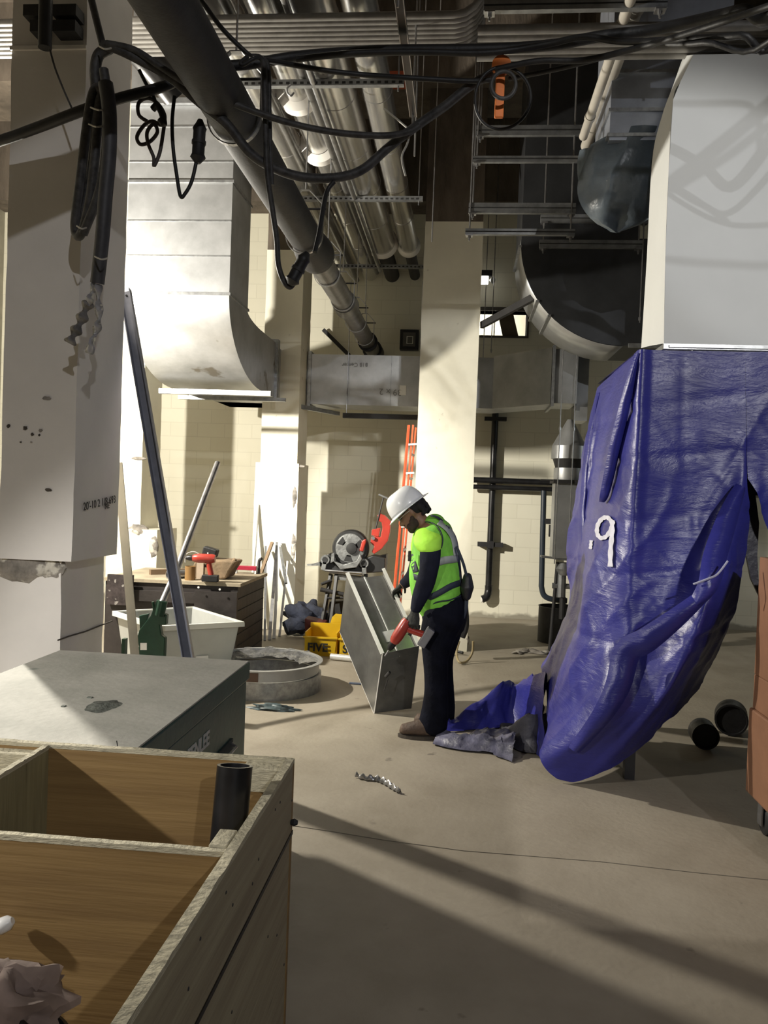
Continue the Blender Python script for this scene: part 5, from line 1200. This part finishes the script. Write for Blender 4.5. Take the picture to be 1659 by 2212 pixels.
hand('left_hand', Y(896,1322,5.485), Y(893,1349,5.455), (.15,.98,.05), (.95,1.0,1.0,1.05), -1)
hand('right_hand', Y(866,1266,6.23), Y(857,1274,6.31), (.3,.3,-1), (.45,.5,.5,.55), -1)
# surface helper for straps on the near side of the vest
VP = spl([Vector((p[0],p[1],p[3])) for p in VT], 8); VB = spl([Vector((p[4],0,0)) for p in VT], 8)
def on_vest(px, py, off=.012):
    i = min(range(len(VP)), key=lambda k: abs(VP[k].y-py)); c = VP[i]; r = max(-.985, min(.985, (px-c.x)/c.z)); bb = VB[i].x
    return Y(px, py, YC-(bb+off)*math.sqrt(1-r*r)-.0)
def strap(name, pts, w, m, off=.014, th=.004):
    P_ = spl([Vector((a,b_,0)) for a,b_ in pts], 7); G = []
    for i,p in enumerate(P_):
        tn = (P_[min(i+1,len(P_)-1)]-P_[max(i-1,0)]).normalized(); sd = Vector((-tn.y,tn.x,0))
        G.append([on_vest(p.x+sd.x*s*w, p.y+sd.y*s*w, off) for s in (-1,0,1)])
    return MB().grid(G).build(name, m, W, solid=th, smooth=60)
refl = mat('reflective_grey', (.34,.37,.34), .5, 0, .15, 10); web = mat('harness_web', (.02,.028,.045), .7)
strap('reflective_band', [(948,1214),(962,1210),(978,1208),(990,1206)], 8, refl, .008)
strap('reflective_band', [(947,1128),(966,1142),(980,1165),(986,1200)], 6, refl, .007)
strap('harness_strap', [(930,1114),(948,1119),(970,1142),(984,1172),(991,1200),(995,1240),(997,1262)], 2.2, web)
strap('harness_strap', [(998,1258),(975,1266),(950,1280),(925,1292),(904,1300)], 6.5, web)
strap('harness_strap', [(886,1198),(892,1216),(898,1236)], 6, web)
strap('harness_strap', [(890,1244),(905,1250),(918,1254)], 6, web)
strap('armhole_piping', [(900,1140),(915,1128),(935,1130),(950,1144),(957,1165),(954,1184)], 1.0, web, .016)
strap('vest_hem', [(925,1309),(948,1300),(972,1296),(998,1286)], 1.2, web)
c = Y(1009,1268,5.62)
b = MB(); loft(b, [c+Vector((0,0,.075)), c, c-Vector((0,0,.07))], [(.03,.06),(.048,.085),(.03,.06)]); blend(b, .008, 'harness_pouch', blk, W, 2)
MB().tube(spl([Y(986,1180,5.55),Y(1000,1215,5.55),Y(1008,1245,5.58)],5), .010, 8).build('lanyard', web, W)
MB().tube(spl([Y(1008,1288,5.62),Y(1006,1315,5.62),Y(1000,1335,5.62)],5), .014, 8).build('lanyard', web, W)
MB().box(tuple(Y(881,1206,5.52)-Vector((.0,0,.02))),tuple(Y(889,1190,5.56))).build('chest_buckle', blk, W, bevel=.004)
b = MB(); b.bar(Y(901,1318,5.545),Y(909,1312,5.53),.012,.01); b.build('key_clip', steel, W)
# the drill in the near hand
drill('cordless_drill', 'red cordless drill in the worker hand, pointing down at the fitting', Y(868,1360,5.49), (-.50,.02,-.86), 1.15, Vector((-.9,0,.35)), battery=mat('grey_battery', (.22,.22,.23), .5))
# ================================================================= CABLES AND CORDS
def cable(name, pts, r, label, m=cab_gr, cat='cable', grp='temporary cables hanging in the foreground', n=7, close=False):
    P_ = [Y(*p) if len(p) == 3 else Vector(p[:3]) for p in pts]
    return tag(MB().tube(spl(P_, n, close), r, 10, closed=close).build(name, m, smooth=60), label, cat, grp)
cable('power_cable', [(-60,322,3.9),(0,304,3.85),(90,272,3.8),(180,238,3.75),(260,212,3.8),(355,186,3.9),(430,150,4.0),(540,138,4.05),(640,122,4.1),(760,112,4.1),(870,108,4.1),(1000,107,4.1),(1100,104,4.1),(1200,96,4.05),(1300,78,4.0),(1400,66,3.95),(1500,46,3.8),(1600,22,3.6),(1700,-10,3.4),shadow_run(1760,150),shadow_run(1660,228),shadow_run(1560,310),shadow_run(1445,398),shadow_run(1340,470)], .026, 'thickest black cable sagging right across the picture below the conduits', blk)
cable('power_cable', [(640,128,4.0),(760,115,4.0),(900,112,4.0),(1050,114,4.0),(1180,96,4.0),(1260,80,3.95),(1350,90,3.9),(1480,84,3.7),(1600,76,3.5),(1700,50,3.4),shadow_run(1800,200,.55),shadow_run(1659,275,.55),shadow_run(1560,345,.55),shadow_run(1440,415,.55),shadow_run(1330,480,.55)], .015, 'black cable running alongside the thickest one toward the right edge', blk)
cable('power_cable', [(1070,150,4.1),(1160,132,4.05),(1260,130,4.0),(1360,108,3.9),(1460,80,3.7),(1560,48,3.5),(1700,0,3.2)], .014, 'black cable rising to the right edge above the white wrapped duct', blk)
cable('power_cable', [(1100,170,4.2),(1200,150,4.1),(1300,125,4.0),(1400,98,3.9),(1520,92,3.6),(1700,50,3.3),shadow_run(1860,470,.5),shadow_run(1700,565,.5),shadow_run(1560,570,.5),shadow_run(1430,560,.5),shadow_run(1300,545,.5)], .012, 'thin black cable crossing in front of the beige pipes', blk)
cable('power_cable', [(222,98,3.72),(250,104,3.72),(300,128,3.75),(370,168,3.8),(430,220,3.85),(490,268,3.9),(540,330,3.95),(590,362,4.0),(650,382,4.05),(720,384,4.1),(780,368,4.12),(840,318,4.15),(900,272,4.15),(960,230,4.2),(1010,190,4.2),(1060,160,4.2),(1090,150,4.15)], .024, 'dusty grey cable swagging low from the left column to the orange clamp')
cable('power_cable', [(230,94,3.70),(290,108,3.72),(350,146,3.74),(430,196,3.8),(500,222,3.85),(570,248,3.9),(650,272,3.95),(740,288,4.0),(830,293,4.05),(880,285,4.1),(905,272,4.12)], .016, 'grey cable dipping gently from the column past the foil-wrapped pipes')
cable('power_cable', [(425,-10,3.9),(440,8,3.9),(480,62,4.0),(530,112,4.05),(545,122,4.05)], .012, 'thin black cable slanting down from the top to the cable knot', blk)
cable('power_cable', [(545,126,4.05),(600,134,4.05),(700,152,4.05),(790,162,4.1),(880,168,4.1),(1010,175,4.15),(1060,172,4.15)], .013, 'thin black cable running from the knot to the orange clamp', blk)
cable('power_cable', [(193,-20,3.8),(205,30,3.75),(215,70,3.72),(222,98,3.72)], .017, 'black cable dropping from the top edge to the column coil', blk)
cable('hanging_cord', [(545,122,3.95),(568,132,3.95),(572,200,3.95),(574,300,3.95),(578,380,3.95),(588,450,3.95),(598,520,3.95),(601,570,3.95),(612,605,3.95),(625,620,3.95),(634,612,3.95)], .014, 'grey cord hanging from the knot and hooking up into a black plug')
cable('hanging_cord', [(552,124,3.98),(578,140,3.98),(582,240,3.98),(584,330,3.98),(588,400,3.98)], .011, 'second thin cord hanging from the knot beside the first', cab_gr)
cable('hanging_cord', [(722,392,4.08),(708,410,4.08),(700,440,4.05),(690,500,4.0),(680,545,3.96)], .012, 'black cord dropping from the low swag down to the plug', blk)
cable('hanging_cord', [(560,122,3.9),(545,128,3.88),(525,140,3.88),(520,135,3.88),(535,122,3.9)], .010, 'small tangled knot of black cable under the conduits', blk)
for (pts,l) in ((((660,552,3.93),(628,612,3.93)),'black inline plug connector hanging in the middle of the view'),(((432,268,3.9),(427,348,3.9)),'black inline plug connector hanging in front of the big elbow duct')):
    t = thing('plug_connector', l, 'plug', tuple(Y(*pts[0])), 'inline plug connectors'); a, c = Y(*pts[0]), Y(*pts[1]); d = (c-a)
    MB().tube([a-d*.12,a,a+d*.12,a+d*.2,c-d*.2,c-d*.1,c+d*.06], [.012,.022,.034,.030,.030,.038,.014], 12).build('body', blk, t, smooth=50)
    MB().tube([a+d*.45,a+d*.55], .0345, 12).build('collar_ring', iron, t, smooth=50)
cable('hanging_cord', [(377,208,3.9),(372,260,3.9),(374,320,3.9),(382,380,3.9),(390,424,3.9),(400,418,3.9),(414,392,3.9),(424,350,3.9)], .009, 'thin cord looping down to the plug in front of the elbow duct', blk)
cable('hanging_cord', [(300,150,3.85),(315,180,3.88),(334,215,3.9),(334,235,3.9)], .009, 'short thin cord above the small coil', blk)
cc_ = [(318,262,3.88),(300,248,3.86),(300,222,3.86),(320,212,3.88),(342,225,3.9),(356,250,3.9),(350,270,3.9),(330,262,3.9),(312,270,3.9),(296,295,3.88),(304,312,3.88),(325,305,3.9),(340,285,3.9),(332,268,3.9),(318,285,3.88),(320,310,3.88),(332,340,3.9),(333,358,3.9),(345,330,3.9),(352,290,3.9),(356,262,3.9)]
cable('cord_coil', cc_, .009, 'small tangled coil of thin cord hanging in front of the elbow duct', mat('brown_cord', (.06,.05,.045), .6))
cable('cord_coil', [(330,236,3.87),(340,228,3.86),(350,246,3.86),(354,268,3.86),(346,258,3.86)], .016, 'lump of wrapped cord above the small tangled coil', blk)
# the hank of heavy cable on the big column
hk = thing('cable_hank', 'heavy hank of looped grey cable hanging down the big left column', 'cable', tuple(Y(215,300,3.8)))
def ht(pts, r, nm='loop', m=cab_gr): MB().tube(spl([Y(*p) for p in pts], 7), r, 10).build(nm, m, hk, smooth=60)
ht([(238,104,3.74),(214,118,3.74),(206,150,3.74),(208,200,3.76),(206,300,3.78),(196,380,3.8),(180,450,3.82),(170,488,3.84),(166,505,3.85)], .026)
ht([(222,200,3.70),(208,190,3.70),(196,220,3.70),(184,300,3.72),(172,400,3.76),(163,470,3.80),(163,500,3.82),(172,510,3.80),(184,480,3.77),(196,420,3.74),(206,330,3.70),(214,230,3.70),(222,200,3.70)], .022)
ht([(224,150,3.68),(230,200,3.68),(230,300,3.68),(222,380,3.70),(206,440,3.72),(190,480,3.74),(180,505,3.76)], .022)
ht([(228,180,3.64),(236,240,3.64),(236,330,3.66),(228,420,3.68),(222,500,3.70),(216,560,3.72),(210,612,3.74)], .034, 'heavy_tail', mat('tail_grey', (.05,.05,.055), .55, 0, .2, 20))
ht([(170,506,3.8),(172,518,3.8)], .004, 'tie_tail', white)
for y0,x0,x1 in ((232,196,232),(268,192,224),(100,214,240),(554,205,232),(488,166,186)):
    MB().tube(spl([Y(x0,y0,3.66),Y((x0+x1)/2,y0+6,3.60),Y(x1,y0+4,3.66)],4), .004, 6).build('zip_tie', mat('pale_tie', (.5,.48,.42), .6), hk)
t = thing('taped_cable_end', 'clear plastic and grey tape scraps hanging from the cable end on the left column', 'plastic scrap', tuple(Y(205,640,3.8)))
clear = mat('clear_plastic', (.55,.55,.56), .15, 0, .1, 10, .3, 20, trans=.5)
def strip(nm, pts, w, m, par, lift=.02):
    P_ = spl([Y(*p) for p in pts], 6); G = []
    for i,p in enumerate(P_):
        tn = (P_[min(i+1,len(P_)-1)]-P_[max(i-1,0)]).normalized(); sd = tn.cross(Vector((0,-1,0))).normalized(); k = w*(.75+.35*math.sin(i*.9))
        G.append([p-sd*k, p+Vector((0,-lift,0))*(1+math.sin(i)), p+sd*k])
    MB().grid(G).build(nm, m, par, solid=.0015, smooth=60)
strip('grey_wrap', [(192,652,3.78),(182,675,3.78),(172,700,3.78),(160,722,3.78),(150,742,3.78)], .032, mat('grey_tape', (.24,.23,.22), .7, 0, .3, 20), t)
strip('clear_strip', [(212,615,3.74),(212,650,3.74),(214,690,3.74),(206,720,3.74),(192,764,3.74)], .022, clear, t)
strip('clear_strip', [(205,612,3.75),(198,635,3.75),(190,660,3.76)], .02, clear, t)
# orange hook with coiled hose
t = thing('orange_clamp', 'orange hook clamp holding the cables above a black hose loop', 'clamp', tuple(Y(1083,150,4.15)))
c = Y(1083,142,4.15); MB().lathe([(.025,-.02),(.048,-.015),(.048,.015),(.025,.02)], c, (0,1,0), n=16).build('head', orange, t, smooth=40)
MB().box((c.x-.025,c.y-.012,c.z-.26),(c.x+.02,c.y+.012,c.z-.02)).build('tongue', orange, t, bevel=.005)
c = Y(1086,212,4.1); r = .137
cable('hose_loop', [(c.x+r*math.cos(a),c.y+.01*math.sin(a*2),c.z+r*1.12*math.sin(a),0) for a in [2*PI*i/14 for i in range(14)]], .008, 'large thin black hose loop hanging from the orange clamp', blk, 'hose', None, 5, True)
c2 = c+Vector((0,-.03,.05)); r = .06
cable('hose_loop', [(c2.x+r*math.cos(a),c2.y,c2.z+r*1.1*math.sin(a),0) for a in [2*PI*i/12 for i in range(12)]], .010, 'small grey hose loop inside the larger loop under the orange clamp', cab_gr, 'hose', None, 5, True)
# black pipe hanger bracket on the column top
t = thing('wall_bracket', 'black vertical stub with four arms fixed on the top of the left column', 'bracket', tuple(Y(97,50,3.9)))
a = Y(97,0,3.9); c = Y(97,104,3.9)
MB().tube([a+Vector((0,0,.5)),c], .033, 16).build('stub', blk, t, smooth=40)
for py,x0,x1 in ((16,45,160),(50,60,158)):
    p = Y(x0,py,3.98); q = Y(x1,py-3,3.98); m_ = Y(97,py,3.98)
    for u,v in ((p,m_-Vector((.03,0,0))),(m_+Vector((.03,0,0)),q)): MB().box((u.x,4.0,u.z-.028),(v.x,4.09,u.z+.028)).build('arm', blk, t)
cable('pull_string', [(108,108,3.88),(120,150,3.86),(140,200,3.84),(158,240,3.8)], .005, 'thin twisted string hanging from the bracket on the left column', cab_gr, 'string', None)
cable('tie_wire', [(830,235,4.3),(870,268,4.2),(884,284,4.15),(880,310,4.15),(868,340,4.15),(876,380,4.15)], .005, 'pale tie wire holding the low cable swag near the middle', mat('pale_tie', (.5,.48,.42)), 'wire', None)
cable('chain_hook', [(628,183,5.68),(621,190,5.68),(621,200,5.68),(628,207,5.68),(635,200,5.68)], .007, 'small steel hook on the nearest cross strut', steel, 'hook', None)
t = thing('orange_sign', 'small faded orange tag high behind the foil-wrapped pipes', 'tag', tuple(Y(860,175,8.5)))
p = Y(858,172,8.50); MB().box((p.x-.10,8.50,p.z-.09),(p.x+.10,8.52,p.z+.09)).build('plate', mat('faded_orange', (.5,.10,.04), .7), t)
